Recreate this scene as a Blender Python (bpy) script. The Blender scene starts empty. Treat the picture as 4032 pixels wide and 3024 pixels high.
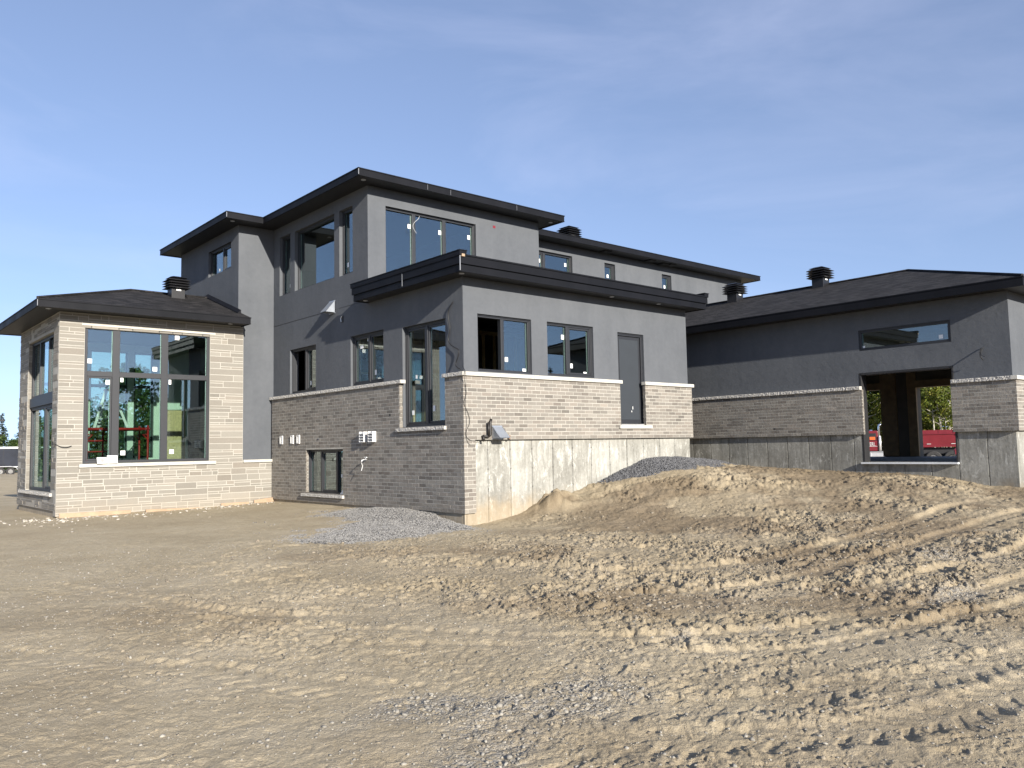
import bpy, bmesh, math, random
import numpy as np
from mathutils import Vector, Matrix
random.seed(7); np.random.seed(7)
S = bpy.context.scene
COL = S.collection
R = math.radians
# ------------------------------------------------------------------ camera (eye at z = 0)
CAM = Vector((-10.05055, -13.08573, 0.0))
cr = Vector((0.75691880, -0.65321676, -0.01953965)); cu = Vector((-0.03542819, -0.07087154, 0.99685609)); cf = Vector((0.65254791, 0.75384686, 0.07678629))
cd = bpy.data.cameras.new('camera'); cam = bpy.data.objects.new('camera', cd); COL.objects.link(cam)
cd.sensor_width = 36; cd.lens = 3235.97 / 4032 * 36; cd.clip_start = 0.05; cd.clip_end = 3000
cam.matrix_world = Matrix(((cr.x, cu.x, -cf.x, CAM.x), (cr.y, cu.y, -cf.y, CAM.y), (cr.z, cu.z, -cf.z, CAM.z), (0, 0, 0, 1)))
S.camera = cam
SUN = Vector((0.187, 1.0, -0.354)).normalized()
EL = math.asin(-SUN.z); AZ = math.atan2(-SUN.x, -SUN.y)

# ------------------------------------------------------------------ node helpers
class NT:
    def __init__(s, name):
        s.m = bpy.data.materials.new(name); s.m.use_nodes = True
        s.t = s.m.node_tree; s.t.nodes.clear()
        s.out = s.n('ShaderNodeOutputMaterial')
    def n(s, typ, **kw):
        nd = s.t.nodes.new(typ)
        for k, v in kw.items(): setattr(nd, k, v)
        return nd
    def set(s, nd, k, v):
        sock = nd.inputs[k]
        if isinstance(v, bpy.types.NodeSocket): s.t.links.new(v, sock)
        elif isinstance(v, (tuple, list)) and len(v) == 3 and sock.type == 'RGBA': sock.default_value = (*v, 1)
        else: sock.default_value = v
    def math(s, op, a, b=0.0, c=0.0):
        if op == 'SMOOTHSTEP':
            nd = s.n('ShaderNodeMapRange', interpolation_type='SMOOTHSTEP')
            s.set(nd, 'Value', a); s.set(nd, 'From Min', b); s.set(nd, 'From Max', c); return nd.outputs[0]
        nd = s.n('ShaderNodeMath', operation=op)
        s.set(nd, 0, a); s.set(nd, 1, b)
        if op in ('MULTIPLY_ADD', 'COMPARE'): s.set(nd, 2, c)
        return nd.outputs[0]
    def noise(s, vec, scale, detail=3, rough=.55, dist=0.0):
        nd = s.n('ShaderNodeTexNoise'); s.set(nd, 'Vector', vec); s.set(nd, 'Scale', scale); s.set(nd, 'Detail', detail); s.set(nd, 'Roughness', rough); s.set(nd, 'Distortion', dist)
        return nd.outputs['Fac']
    def ramp(s, f, *stops):
        nd = s.n('ShaderNodeValToRGB'); s.set(nd, 'Fac', f); e = nd.color_ramp.elements
        while len(e) < len(stops): e.new(.5)
        for el, (p, c) in zip(e, stops):
            el.position = p; el.color = (*c, 1) if isinstance(c, tuple) else (c, c, c, 1)
        return nd.outputs['Color']
    def mix(s, f, a, b, mode='MIX'):
        nd = s.n('ShaderNodeMix', data_type='RGBA', blend_type=mode)
        s.set(nd, 0, f); s.set(nd, 6, a); s.set(nd, 7, b)
        return nd.outputs[2]
    def obj(s): return s.n('ShaderNodeTexCoord').outputs['Object']
    def pos(s): return s.n('ShaderNodeNewGeometry').outputs['Position']
    def sep(s, v):
        nd = s.n('ShaderNodeSeparateXYZ'); s.set(nd, 0, v); return nd.outputs
    def comb(s, x, y, z=0.0):
        nd = s.n('ShaderNodeCombineXYZ'); s.set(nd, 0, x); s.set(nd, 1, y); s.set(nd, 2, z); return nd.outputs[0]
    def scale(s, v, xyz):
        nd = s.n('ShaderNodeVectorMath', operation='MULTIPLY'); s.set(nd, 0, v); nd.inputs[1].default_value = xyz; return nd.outputs[0]
    def bump(s, h, dist=.01, strength=1.0):
        nd = s.n('ShaderNodeBump'); s.set(nd, 'Height', h); s.set(nd, 'Distance', dist); s.set(nd, 'Strength', strength); return nd.outputs[0]
    def attr(s, name):
        nd = s.n('ShaderNodeAttribute'); nd.attribute_name = name; return nd.outputs
    def bsdf(s, color, rough=.7, normal=None, metal=0.0, spec=.5, **kw):
        b = s.n('ShaderNodeBsdfPrincipled'); s.set(b, 'Base Color', color); s.set(b, 'Roughness', rough); s.set(b, 'Metallic', metal); s.set(b, 'Specular IOR Level', spec)
        if normal is not None: s.set(b, 'Normal', normal)
        for k, v in kw.items(): s.set(b, k, v)
        s.t.links.new(b.outputs[0], s.out.inputs[0]); return b

def plain(name, col, rough=.6, metal=0.0, var=.12, sc=6.0, bump=0.0, spec=.5):
    t = NT(name); p = t.pos(); n = t.noise(p, sc, 4)
    c = t.mix(1.0, t.ramp(n, (.25, 1 - var), (.75, 1 + var)), (*col,), 'MULTIPLY')
    nr = t.bump(t.noise(p, sc * 12, 3), bump) if bump else None
    t.bsdf(c, rough, nr, metal, spec); return t.m

def m_stucco():
    t = NT('dark stucco'); p = t.pos()
    n1 = t.noise(p, .9, 5, .6); n2 = t.noise(p, 9, 4, .6); n3 = t.noise(t.scale(p, (1, 1, .15)), 2.2, 3, .6)
    v = t.math('MULTIPLY_ADD', n1, .34, t.math('MULTIPLY_ADD', n2, .16, t.math('MULTIPLY', n3, .22)))
    c = t.ramp(v, (.20, (.084, .091, .102)), (.58, (.134, .142, .155)))
    h = t.math('MULTIPLY_ADD', t.noise(p, 260, 3, .6), 1.0, t.math('MULTIPLY', t.noise(p, 7, 4), 2.6))
    t.bsdf(c, .9, t.bump(h, .0028, .9), spec=.06); return t.m
def m_masonry(name, lo, hi, mort=False, spread=(0, 1)):
    t = NT(name); p = t.pos(); a = t.attr('shade')['Fac']
    n = t.noise(p, 22, 4, .65); big = t.noise(p, .8, 3)
    f = t.math('ADD', t.math('MULTIPLY', a, .78), t.math('MULTIPLY_ADD', n, .38, t.math('MULTIPLY_ADD', big, .3, -.26)))
    c = t.ramp(f, (.0, lo), (1.0, hi))
    warm = t.attr('warm')['Fac']
    c = t.mix(t.math('MULTIPLY', warm, .35), c, t.mix(1.0, c, (1.10, .98, .92), 'MULTIPLY'))
    z = t.sep(p)[2]; dirt = t.math('SMOOTHSTEP', t.math('MULTIPLY_ADD', t.noise(p, 2.5, 4), .55, t.math('MULTIPLY', z, -1)), 1.15, 1.75)
    c = t.mix(t.math('MULTIPLY', dirt, .35), c, (.31, .265, .205))
    h = t.math('MULTIPLY_ADD', t.noise(p, 60, 4, .65), 1.0, t.math('MULTIPLY', t.noise(p, 14, 3), 1.4))
    t.bsdf(c, .88, t.bump(h, .006 if not mort else .003, .9), spec=.25); return t.m
def m_mortar(name, col):
    t = NT(name); p = t.pos(); n = t.noise(p, 3, 4)
    c = t.mix(1.0, t.ramp(n, (.3, .86), (.7, 1.06)), col, 'MULTIPLY')
    z = t.sep(p)[2]; dirt = t.math('SMOOTHSTEP', t.math('MULTIPLY_ADD', t.noise(p, 2.5, 4), .55, t.math('MULTIPLY', z, -1)), 1.15, 1.75)
    c = t.mix(t.math('MULTIPLY', dirt, .45), c, (.34, .28, .21))
    t.bsdf(c, .95, t.bump(t.noise(p, 120, 3), .003), spec=.15); return t.m
def m_concrete(name, k):
    t = NT(name); p = t.pos(); x, y, z = t.sep(p)
    u = t.math('ADD', x, y)
    wob = t.math('MULTIPLY', t.noise(t.scale(p, (3, 3, 1.4)), 1.6, 3), .05)
    fr = t.math('PINGPONG', t.math('ADD', u, wob), .305)
    seam = t.math('SUBTRACT', 1.0, t.math('SMOOTHSTEP', fr, .004, .016))
    panel = t.math('FLOOR', t.math('DIVIDE', t.math('ADD', u, wob), .61))
    wn = t.n('ShaderNodeTexWhiteNoise', noise_dimensions='1D'); t.set(wn, 'W', panel)
    streak = t.noise(t.scale(p, (6, 6, .5)), 2.0, 6, .7, .3); blot = t.noise(p, 1.3, 6, .66, .4); fine = t.noise(p, 16, 5, .7)
    v = t.math('MULTIPLY_ADD', streak, .5, t.math('MULTIPLY_ADD', blot, .55, t.math('MULTIPLY_ADD', wn.outputs[0], .10, t.math('MULTIPLY', fine, .3))))
    c = t.ramp(v, (.48, (.135, .130, .113)), (.62, (.205, .20, .18)), (.74, (.285, .28, .255)), (.90, (.40, .395, .365)))
    pit = t.math('SMOOTHSTEP', t.noise(p, 26, 2, .5), .70, .76)
    c = t.mix(t.math('MULTIPLY', pit, .6), c, (.10, .10, .09))
    eff = t.math('MULTIPLY', t.math('SMOOTHSTEP', t.noise(t.scale(p, (2.5, 2.5, 1.1)), 2.2, 7, .75, .6), .52, .64), t.math('SMOOTHSTEP', t.noise(t.scale(p, (30, 30, 9)), 1.4, 5, .8), .40, .56))
    c = t.mix(t.math('MULTIPLY', eff, .85), c, (.56, .555, .52))
    c = t.mix(t.math('MULTIPLY', seam, .42), c, (.10, .098, .09))
    # tie marks: rows of little dark snapped ties beside the seams
    zz = t.math('PINGPONG', t.math('ADD', z, .04), .2); d = t.math('SQRT', t.math('ADD', t.math('POWER', fr, 2.0), t.math('POWER', zz, 2.0)))
    tie = t.math('SUBTRACT', 1.0, t.math('SMOOTHSTEP', t.math('MULTIPLY_ADD', fine, .03, d), .024, .045))
    c = t.mix(t.math('MULTIPLY', tie, .5), c, (.06, .055, .05))
    soil = t.math('SMOOTHSTEP', t.math('MULTIPLY_ADD', t.noise(p, 3, 5), .8, t.math('MULTIPLY', z, -1)), 1.25, 1.75)
    c = t.mix(t.math('MULTIPLY', soil, .6), c, (.36, .28, .18))
    c = t.mix(1.0, c, (k, k, k * .99), 'MULTIPLY')
    h = t.math('MULTIPLY_ADD', fine, .5, t.math('MULTIPLY_ADD', pit, -.8, t.math('MULTIPLY_ADD', seam, -1.5, t.math('MULTIPLY', blot, 1.0))))
    t.bsdf(c, .88, t.bump(h, .01, .9), spec=.25); return t.m
def m_shingle():
    t = NT('asphalt shingle'); p = t.pos(); x, y, z = t.sep(p)
    nx = t.sep(t.n('ShaderNodeNewGeometry').outputs['True Normal'])
    side = t.math('GREATER_THAN', t.math('ABSOLUTE', nx[0]), t.math('ABSOLUTE', nx[1]))
    u = t.math('ADD', t.math('MULTIPLY', side, y), t.math('MULTIPLY', t.math('SUBTRACT', 1.0, side), x))
    br = t.n('ShaderNodeTexBrick'); t.set(br, 'Vector', t.comb(u, t.math('MULTIPLY', z, 3.16)))
    for k, v in (('Scale', 1.0), ('Brick Width', .24), ('Row Height', .14), ('Mortar Size', .008), ('Mortar Smooth', .2), ('Bias', 0.0)): t.set(br, k, v)
    t.set(br, 'Color1', (.0125, .012, .0125)); t.set(br, 'Color2', (.038, .0355, .036)); t.set(br, 'Mortar', (.006, .006, .006))
    c = t.mix(1.0, br.outputs[0], t.ramp(t.noise(p, 70, 3, .7), (.3, .55), (.7, 1.5)), 'MULTIPLY')
    saw = t.math('FRACT', t.math('DIVIDE', t.math('MULTIPLY', z, 3.16), .14))
    h = t.math('MULTIPLY_ADD', saw, -1.0, t.math('MULTIPLY_ADD', br.outputs['Fac'], -.6, t.math('MULTIPLY', t.noise(p, 90, 3), .5)))
    t.bsdf(c, .92, t.bump(h, .012, .9), spec=.2); return t.m
def m_soffit():
    t = NT('ribbed dark soffit'); p = t.pos(); x, y, z = t.sep(p)
    f = t.math('SMOOTHSTEP', t.math('PINGPONG', t.math('ADD', x, y), .05), .0, .008)
    c = t.mix(f, (.003, .003, .0035), (.014, .0135, .014))
    t.bsdf(c, .5, t.bump(f, .006), spec=.4); return t.m
def m_metal_trim():
    t = NT('black aluminium flashing'); p = t.pos()
    n = t.noise(t.scale(p, (1.3, 1.3, .5)), 1.5, 2, .5)
    c = t.ramp(n, (.3, (.0045, .0052, .0075)), (.7, (.0075, .008, .011)))
    t.bsdf(c, t.math('MULTIPLY_ADD', t.noise(p, 2.2, 2), .25, .48), t.bump(n, .02, .5), spec=.16); return t.m
def m_glass():
    t = NT('coated window glass')
    p = t.pos()
    g = t.n('ShaderNodeBsdfGlossy'); t.set(g, 'Color', (.86, .93, 1.0)); t.set(g, 'Roughness', 0.0)
    tr = t.n('ShaderNodeBsdfTransparent'); t.set(tr, 'Color', (.80, .90, .86))
    ge = t.n('ShaderNodeNewGeometry'); dt = t.n('ShaderNodeVectorMath', operation='DOT_PRODUCT'); t.set(dt, 0, ge.outputs['Normal']); t.set(dt, 1, ge.outputs['Incoming'])
    c1 = t.math('SUBTRACT', 1.0, t.math('ABSOLUTE', dt.outputs['Value']))
    fac = t.math('MULTIPLY_ADD', t.math('POWER', c1, 5.0), .85, .15)
    mx = t.n('ShaderNodeMixShader'); t.set(mx, 0, fac); t.set(mx, 1, tr.outputs[0]); t.set(mx, 2, g.outputs[0])
    t.t.links.new(mx.outputs[0], t.out.inputs[0]); return t.m
def m_ground():
    t = NT('churned soil'); p = t.pos(); at = t.attr('soil')
    rough = t.sep(at['Vector'])[0]; grav = t.sep(at['Vector'])[1]; damp = t.sep(at['Vector'])[2]
    n1 = t.noise(p, .7, 6, .62, .3); n2 = t.noise(p, 7, 5, .65); n3 = t.noise(p, 45, 4, .7)
    v = t.math('MULTIPLY_ADD', n1, .5, t.math('MULTIPLY_ADD', n2, .3, t.math('MULTIPLY', n3, .3)))
    c = t.ramp(v, (.34, (.312, .254, .168)), (.54, (.405, .340, .234)), (.74, (.495, .425, .308)))
    c = t.mix(rough, c, t.mix(1.0, c, (.88, .86, .84), 'MULTIPLY')); c = t.mix(t.math('MULTIPLY', damp, .75), c, t.mix(1.0, c, (.56, .52, .50), 'MULTIPLY'))
    spk = t.math('SMOOTHSTEP', t.noise(t.scale(p, (1, 1, 1)), 19, 4, .75), .56, .70); c = t.mix(t.math('MULTIPLY', spk, .42), c, t.mix(1.0, c, (.58, .55, .52), 'MULTIPLY'))
    pale_spk = t.math('SMOOTHSTEP', t.noise(p, 27, 3, .7), .60, .72); c = t.mix(t.math('MULTIPLY', pale_spk, .30), c, (.52, .47, .37))  # paler specks scattered at random in the soil colour
    vo = t.n('ShaderNodeTexVoronoi'); t.set(vo, 'Vector', p); t.set(vo, 'Scale', 42.0)
    vc = t.sep(vo.outputs['Color'])[0]
    peb = t.ramp(vc, (.0, (.19, .18, .165)), (.6, (.31, .295, .265)), (1.0, (.42, .40, .355)))
    gm = t.math('MULTIPLY', t.math('MULTIPLY', grav, .75), t.math('SMOOTHSTEP', t.noise(p, 24, 3, .7), .38, .56))
    c = t.mix(gm, c, peb)
    h = t.math('MULTIPLY_ADD', n3, .8, t.math('MULTIPLY_ADD', t.noise(p, 120, 3, .7), .35, t.math('MULTIPLY_ADD', n2, .35, t.math('MULTIPLY', t.math('MULTIPLY', gm, vo.outputs['Distance']), -1.2))))
    t.bsdf(c, .95, t.bump(h, .020, 1.0), spec=.12); return t.m
def m_stones(name, lo, hi):
    t = NT(name); p = t.pos(); a = t.attr('shade')['Fac']
    c = t.ramp(t.math('MULTIPLY_ADD', t.noise(p, 60, 3), .3, t.math('MULTIPLY', a, .8)), (.1, lo), (.95, hi))
    t.bsdf(c, .85, t.bump(t.noise(p, 150, 2), .004), spec=.25); return t.m
def m_leaf(name, a, b, c_):
    t = NT(name); s = t.attr('shade')['Fac']
    col = t.ramp(s, (0.0, a), (.5, b), (1.0, c_))
    d = t.n('ShaderNodeBsdfPrincipled'); t.set(d, 'Base Color', col); t.set(d, 'Roughness', .55); t.set(d, 'Specular IOR Level', .3)
    tl = t.n('ShaderNodeBsdfTranslucent'); t.set(tl, 'Color', col)
    mx = t.n('ShaderNodeMixShader'); t.set(mx, 0, .3); t.set(mx, 1, d.outputs[0]); t.set(mx, 2, tl.outputs[0])
    t.t.links.new(mx.outputs[0], t.out.inputs[0]); return t.m
def m_bark(name, lo, hi, sc=(4, 4, 14)):
    t = NT(name); p = t.obj(); n = t.noise(t.scale(p, sc), 1.6, 4, .65)
    t.bsdf(t.ramp(n, (.36, lo), (.5, hi)), .9, t.bump(n, .02)); return t.m

M = {}
M['stucco'] = m_stucco()
M['brick'] = m_masonry('grey brick', (.122, .112, .100), (.286, .267, .236))
M['stone'] = m_masonry('limestone ashlar', (.165, .154, .134), (.288, .273, .241))
M['mortar'] = m_mortar('pale mortar', (.41, .395, .355))
M['concrete'] = m_concrete('cast concrete', .97); M['concrete2'] = m_concrete('darker cast concrete', .80)  # second one for the garage: same concrete, lower overall tone
M['shingle'] = m_shingle()
M['soffit'] = m_soffit()
M['trim'] = m_metal_trim()
M['glass'] = m_glass()
M['frame'] = plain('charcoal window frame', (.020, .022, .027), .5, var=.08, sc=3)
M['door'] = plain('charcoal door skin', (.026, .032, .040), .7, var=.08, sc=2)
M['band'] = plain('cut limestone', (.47, .455, .41), .85, var=.14, sc=5, bump=.004)
M['rockface'] = plain('rock faced limestone', (.45, .435, .405), .9, var=.2, sc=14, bump=.006)
M['white'] = plain('white plastic', (.62, .62, .61), .5, var=.05)
M['paper'] = plain('white sticker', (.82, .83, .82), .6, var=.03)
M['galv'] = plain('galvanised sheet', (.46, .50, .56), .36, metal=.65, var=.12, sc=5)
M['blacktin'] = plain('black sheet vent', (.010, .010, .012), .45, var=.1)
M['drywall'] = plain('primed interior wall', (.58, .63, .57), .9, var=.05)
M['inside'] = plain('raw interior board', (.22, .19, .15), .9, var=.2, sc=2)
M['darkin'] = plain('shade-darkened interior board', (.05, .046, .042), .9, var=.2, sc=2)  # gloom of unlit rooms painted into the board colour
M['lumber'] = plain('spruce lumber', (.48, .33, .18), .8, var=.2, sc=7)
M['board'] = plain('formwork board', (.36, .26, .175), .85, var=.2, sc=5)
M['osb'] = plain('strand board', (.50, .37, .20), .85, var=.3, sc=22)
M['cable'] = plain('black cable', (.014, .014, .015), .5)
M['pipe'] = plain('black pipe', (.020, .017, .015), .45)
M['seam'] = plain('bare seam', (.22, .23, .25), .5, var=.05)
M['rust'] = plain('rusty brass', (.22, .12, .06), .6, var=.3, sc=30)
M['slab'] = plain('grey slab', (.30, .30, .30), .8, var=.15, sc=3)
M['sill'] = plain('pale threshold', (.62, .64, .66), .7, var=.08)
M['red'] = plain('red paint', (.17, .018, .026), .35, var=.12, sc=2)
M['redrail'] = plain('red scaffold paint', (.36, .016, .014), .5, var=.2, sc=9)
M['chrome'] = plain('chrome', (.78, .79, .80), .14, metal=1.0, var=.04)
M['alu'] = plain('ribbed aluminium', (.70, .71, .72), .38, metal=.6, var=.08)
M['tyre'] = plain('tyre rubber', (.035, .034, .034), .85, var=.2, sc=9)
M['hub'] = plain('wheel hub', (.24, .24, .24), .4, metal=.5, var=.1)
M['dark'] = plain('dark chassis', (.018, .018, .020), .6)
M['bluecar'] = plain('dark blue car paint', (.012, .018, .040), .2, var=.05)
M['trailer'] = plain('dark trailer skin', (.022, .026, .038), .28, var=.35, sc=1.2)
M['orange'] = plain('orange plastic', (.70, .13, .03), .5)
M['gravel'] = m_stones('crushed limestone', (.105, .102, .098), (.335, .325, .308))
M['gravel2'] = m_stones('dark crushed stone', (.05, .052, .058), (.18, .18, .185))
M['pebble'] = m_stones('mixed pebbles', (.17, .158, .138), (.37, .345, .295))
M['clod'] = m_stones('soil clods', (.17, .142, .105), (.315, .270, .203))
M['pale'] = m_stones('mortar scraps', (.30, .275, .235), (.58, .54, .47)); M['ground'] = m_ground()
M['leaf1'] = m_leaf('birch leaves', (.045, .066, .010), (.112, .142, .020), (.22, .21, .035))
M['leaf2'] = m_leaf('maple leaves', (.022, .042, .012), (.050, .085, .022), (.10, .14, .04))
M['needle'] = m_leaf('spruce needles', (.012, .024, .014), (.026, .046, .026), (.055, .08, .045))
M['bark'] = m_bark('grey bark', (.05, .04, .03), (.14, .115, .09))
M['birchbark'] = m_bark('white birch bark', (.10, .09, .07), (.50, .47, .40))

# ------------------------------------------------------------------ mesh helpers
class MB:
    def __init__(s): s.v = []; s.f = []; s.mi = []; s.sh = []; s.wm = []
    def quad(s, pts, mi=0, sh=.5, wm=0.0):
        b = len(s.v); s.v.extend([tuple(p) for p in pts]); s.f.append(tuple(range(b, b + len(pts)))); s.mi.append(mi); s.sh.append(sh); s.wm.append(wm)
    def box(s, x0, x1, y0, y1, z0, z1, mi=0, sh=.5, wm=0.0, skip=()):
        x0, x1 = min(x0, x1), max(x0, x1); y0, y1 = min(y0, y1), max(y0, y1); z0, z1 = min(z0, z1), max(z0, z1)
        b = len(s.v)
        s.v += [(x0, y0, z0), (x1, y0, z0), (x1, y1, z0), (x0, y1, z0), (x0, y0, z1), (x1, y0, z1), (x1, y1, z1), (x0, y1, z1)]
        for k, q in (('-z', (0, 3, 2, 1)), ('+z', (4, 5, 6, 7)), ('-y', (0, 1, 5, 4)), ('+x', (1, 2, 6, 5)), ('+y', (2, 3, 7, 6)), ('-x', (3, 0, 4, 7))):
            if k in skip: continue
            s.f.append(tuple(b + i for i in q)); s.mi.append(mi); s.sh.append(sh); s.wm.append(wm)
    def hexa(s, bot, top, mi=0):
        b = len(s.v); s.v += [tuple(p) for p in bot] + [tuple(p) for p in top]; n = len(bot)
        fs = [tuple(b + i for i in reversed(range(n))), tuple(b + n + i for i in range(n))] + [(b + i, b + (i + 1) % n, b + n + (i + 1) % n, b + n + i) for i in range(n)]
        for f in fs: s.f.append(f); s.mi.append(mi); s.sh.append(.5); s.wm.append(0)
    def tube(s, pts, r, n=8, mi=0, caps=True):
        pts = [Vector(p) for p in pts]; rs = r if isinstance(r, (list, tuple)) else [r] * len(pts)
        b = len(s.v); up = None
        for i, p in enumerate(pts):
            d = (pts[min(i + 1, len(pts) - 1)] - pts[max(i - 1, 0)]).normalized()
            a = Vector((0, 0, 1)) if abs(d.z) < .9 else Vector((1, 0, 0))
            if up is None: up = d.cross(a).normalized()
            up = (up - d * up.dot(d)).normalized(); w = d.cross(up)
            for k in range(n):
                t = 2 * math.pi * k / n; s.v.append(tuple(p + (up * math.cos(t) + w * math.sin(t)) * rs[i]))
        def add(f): s.f.append(f); s.mi.append(mi); s.sh.append(.5); s.wm.append(0)
        for i in range(len(pts) - 1):
            for k in range(n): add((b + i * n + k, b + i * n + (k + 1) % n, b + (i + 1) * n + (k + 1) % n, b + (i + 1) * n + k))
        if caps:
            add(tuple(b + k for k in reversed(range(n)))); add(tuple(b + (len(pts) - 1) * n + k for k in range(n)))
    def build(s, name, mats, parent=None, smooth=False, bevel=0.0):
        me = bpy.data.meshes.new(name); me.from_pydata(s.v, [], s.f)
        for m in (mats if isinstance(mats, (list, tuple)) else [mats]): me.materials.append(m)
        me.polygons.foreach_set('material_index', s.mi)
        if smooth: me.polygons.foreach_set('use_smooth', [True] * len(s.f))
        for nm, arr in (('shade', s.sh), ('warm', s.wm)):
            at = me.attributes.new(nm, 'FLOAT', 'FACE'); at.data.foreach_set('value', np.array(arr, dtype=np.float32))
        o = bpy.data.objects.new(name, me); COL.objects.link(o)
        if parent is not None: adopt(o, parent)
        if bevel:
            md = o.modifiers.new('bevel', 'BEVEL'); md.width = bevel; md.segments = 2; md.limit_method = 'ANGLE'
        me.update(); return o
WORLD = {}
def adopt(o, parent):
    o.parent = parent; o.matrix_parent_inverse = WORLD.get(parent.name, Matrix()).inverted()
def empty(name, loc, rz=0.0, label=None, cat=None, group=None):
    o = bpy.data.objects.new(name, None); COL.objects.link(o); o.empty_display_size = .3
    o.location = loc; o.rotation_euler = (0, 0, rz)
    tag(o, label, cat, group); return o
def wempty(name, loc, *a, **k):      # empty whose children are given in world coordinates
    o = empty(name, loc, 0.0, *a, **k); WORLD[o.name] = Matrix.Translation(loc); return o
def tag(o, label=None, cat=None, group=None, kind=None):
    if label: o['label'] = label
    if cat: o['category'] = cat
    if group: o['group'] = group
    if kind: o['kind'] = kind
    return o
def numesh(name, v, f, mat, parent=None, shade=None, smooth=False):
    me = bpy.data.meshes.new(name); n = len(v); k = f.shape[1]
    me.vertices.add(n); me.vertices.foreach_set('co', np.ascontiguousarray(v, dtype=np.float32).ravel())
    me.loops.add(f.size); me.loops.foreach_set('vertex_index', np.ascontiguousarray(f, dtype=np.int32).ravel())
    me.polygons.add(len(f)); me.polygons.foreach_set('loop_start', np.arange(0, f.size, k, dtype=np.int32))
    if smooth: me.polygons.foreach_set('use_smooth', np.ones(len(f), dtype=bool))
    if shade is not None:
        at = me.attributes.new('shade', 'FLOAT', 'FACE'); at.data.foreach_set('value', np.asarray(shade, dtype=np.float32))
    me.update(calc_edges=True); me.validate(); me.materials.append(mat)
    o = bpy.data.objects.new(name, me); COL.objects.link(o)
    if parent is not None: adopt(o, parent)
    return o

# plane-mapped helpers. axis 'x': wall x = plane facing -x, u = y.  axis 'y': wall y = plane facing -y, u = x.  d = depth inward
def P3(axis, plane, u, d, z): return (plane + d, u, z) if axis == 'x' else (u, plane + d, z)
def pbox(mb, axis, plane, u0, u1, d0, d1, z0, z1, **k):
    if axis == 'x': mb.box(plane + d0, plane + d1, u0, u1, z0, z1, **k)
    else: mb.box(u0, u1, plane + d0, plane + d1, z0, z1, **k)
def pquad(mb, axis, plane, pts, **k):
    q = [P3(axis, plane, *p) for p in pts]
    mb.quad(q if axis == 'y' else q[::-1], **k)
def panel(mb, axis, plane, u0, u1, z0, z1, t, holes=(), mi=0, mi_in=None, mi_rev=None):
    mi_in = mi if mi_in is None else mi_in; mi_rev = mi if mi_rev is None else mi_rev
    us = sorted({u0, u1, *[h[i] for h in holes for i in (0, 1) if u0 < h[i] < u1]}); zs = sorted({z0, z1, *[h[i] for h in holes for i in (2, 3) if z0 < h[i] < z1]})
    solid = {}
    for i in range(len(us) - 1):
        for j in range(len(zs) - 1):
            cu_, cz = (us[i] + us[i + 1]) / 2, (zs[j] + zs[j + 1]) / 2
            solid[i, j] = not any(h[0] < cu_ < h[1] and h[2] < cz < h[3] for h in holes)
    for (i, j), s_ in solid.items():
        if not s_: continue
        a, b, c, d = us[i], us[i + 1], zs[j], zs[j + 1]
        pquad(mb, axis, plane, [(a, 0, c), (b, 0, c), (b, 0, d), (a, 0, d)], mi=mi)
        pquad(mb, axis, plane, [(b, t, c), (a, t, c), (a, t, d), (b, t, d)], mi=mi_in)
        if not solid.get((i - 1, j)): pquad(mb, axis, plane, [(a, t, c), (a, 0, c), (a, 0, d), (a, t, d)], mi=mi_rev)
        if not solid.get((i + 1, j)): pquad(mb, axis, plane, [(b, 0, c), (b, t, c), (b, t, d), (b, 0, d)], mi=mi_rev)
        if not solid.get((i, j - 1)): pquad(mb, axis, plane, [(a, t, c), (b, t, c), (b, 0, c), (a, 0, c)], mi=mi_rev)
        if not solid.get((i, j + 1)): pquad(mb, axis, plane, [(a, 0, d), (b, 0, d), (b, t, d), (a, t, d)], mi=mi_rev)
def free(u0, u1, za, zb, holes):
    iv = [(u0, u1)]; zc = (za + zb) / 2
    for h in holes:
        if h[2] < zc < h[3]:
            nw = []
            for a, b in iv:
                if h[1] <= a or h[0] >= b: nw.append((a, b)); continue
                if h[0] > a: nw.append((a, h[0]))
                if h[1] < b: nw.append((h[1], b))
            iv = nw
    return iv
def bricks(mb, axis, plane, u0, u1, z0, z1, holes, rng, L=.25, H=.0803, j=.013, mi=1, depth=.03):
    nrow = max(1, round((z1 - z0) / H)); H = (z1 - z0) / nrow
    for r in range(nrow):
        za, zb = z0 + r * H, z0 + (r + 1) * H
        ph = (r % 2) * L / 2 + rng.uniform(-.012, .012)
        for a, b in free(u0, u1, za, zb, holes):
            k = math.floor((a - ph) / L)
            while k * L + ph < b:
                s, e = max(a, k * L + ph), min(b, (k + 1) * L + ph); k += 1
                if e - s < .03: continue
                e0 = j / 2 if s > a + 1e-6 else 0.0; e1 = j / 2 if e < b - 1e-6 else 0.0
                sh = min(1, max(0, rng.gauss(.62, .15))) if rng.random() > .2 else rng.uniform(.02, .36)
                w = rng.random() ** 2
                jit = rng.uniform(-.0015, .001); tz = rng.uniform(-.0015, .0015)
                pbox(mb, axis, plane, s + e0, e - e1, jit, depth, za + j / 2 + tz, zb - j / 2 + tz, mi=mi, sh=sh, wm=w, skip=('+x',) if axis == 'x' else ('+y',))
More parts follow.
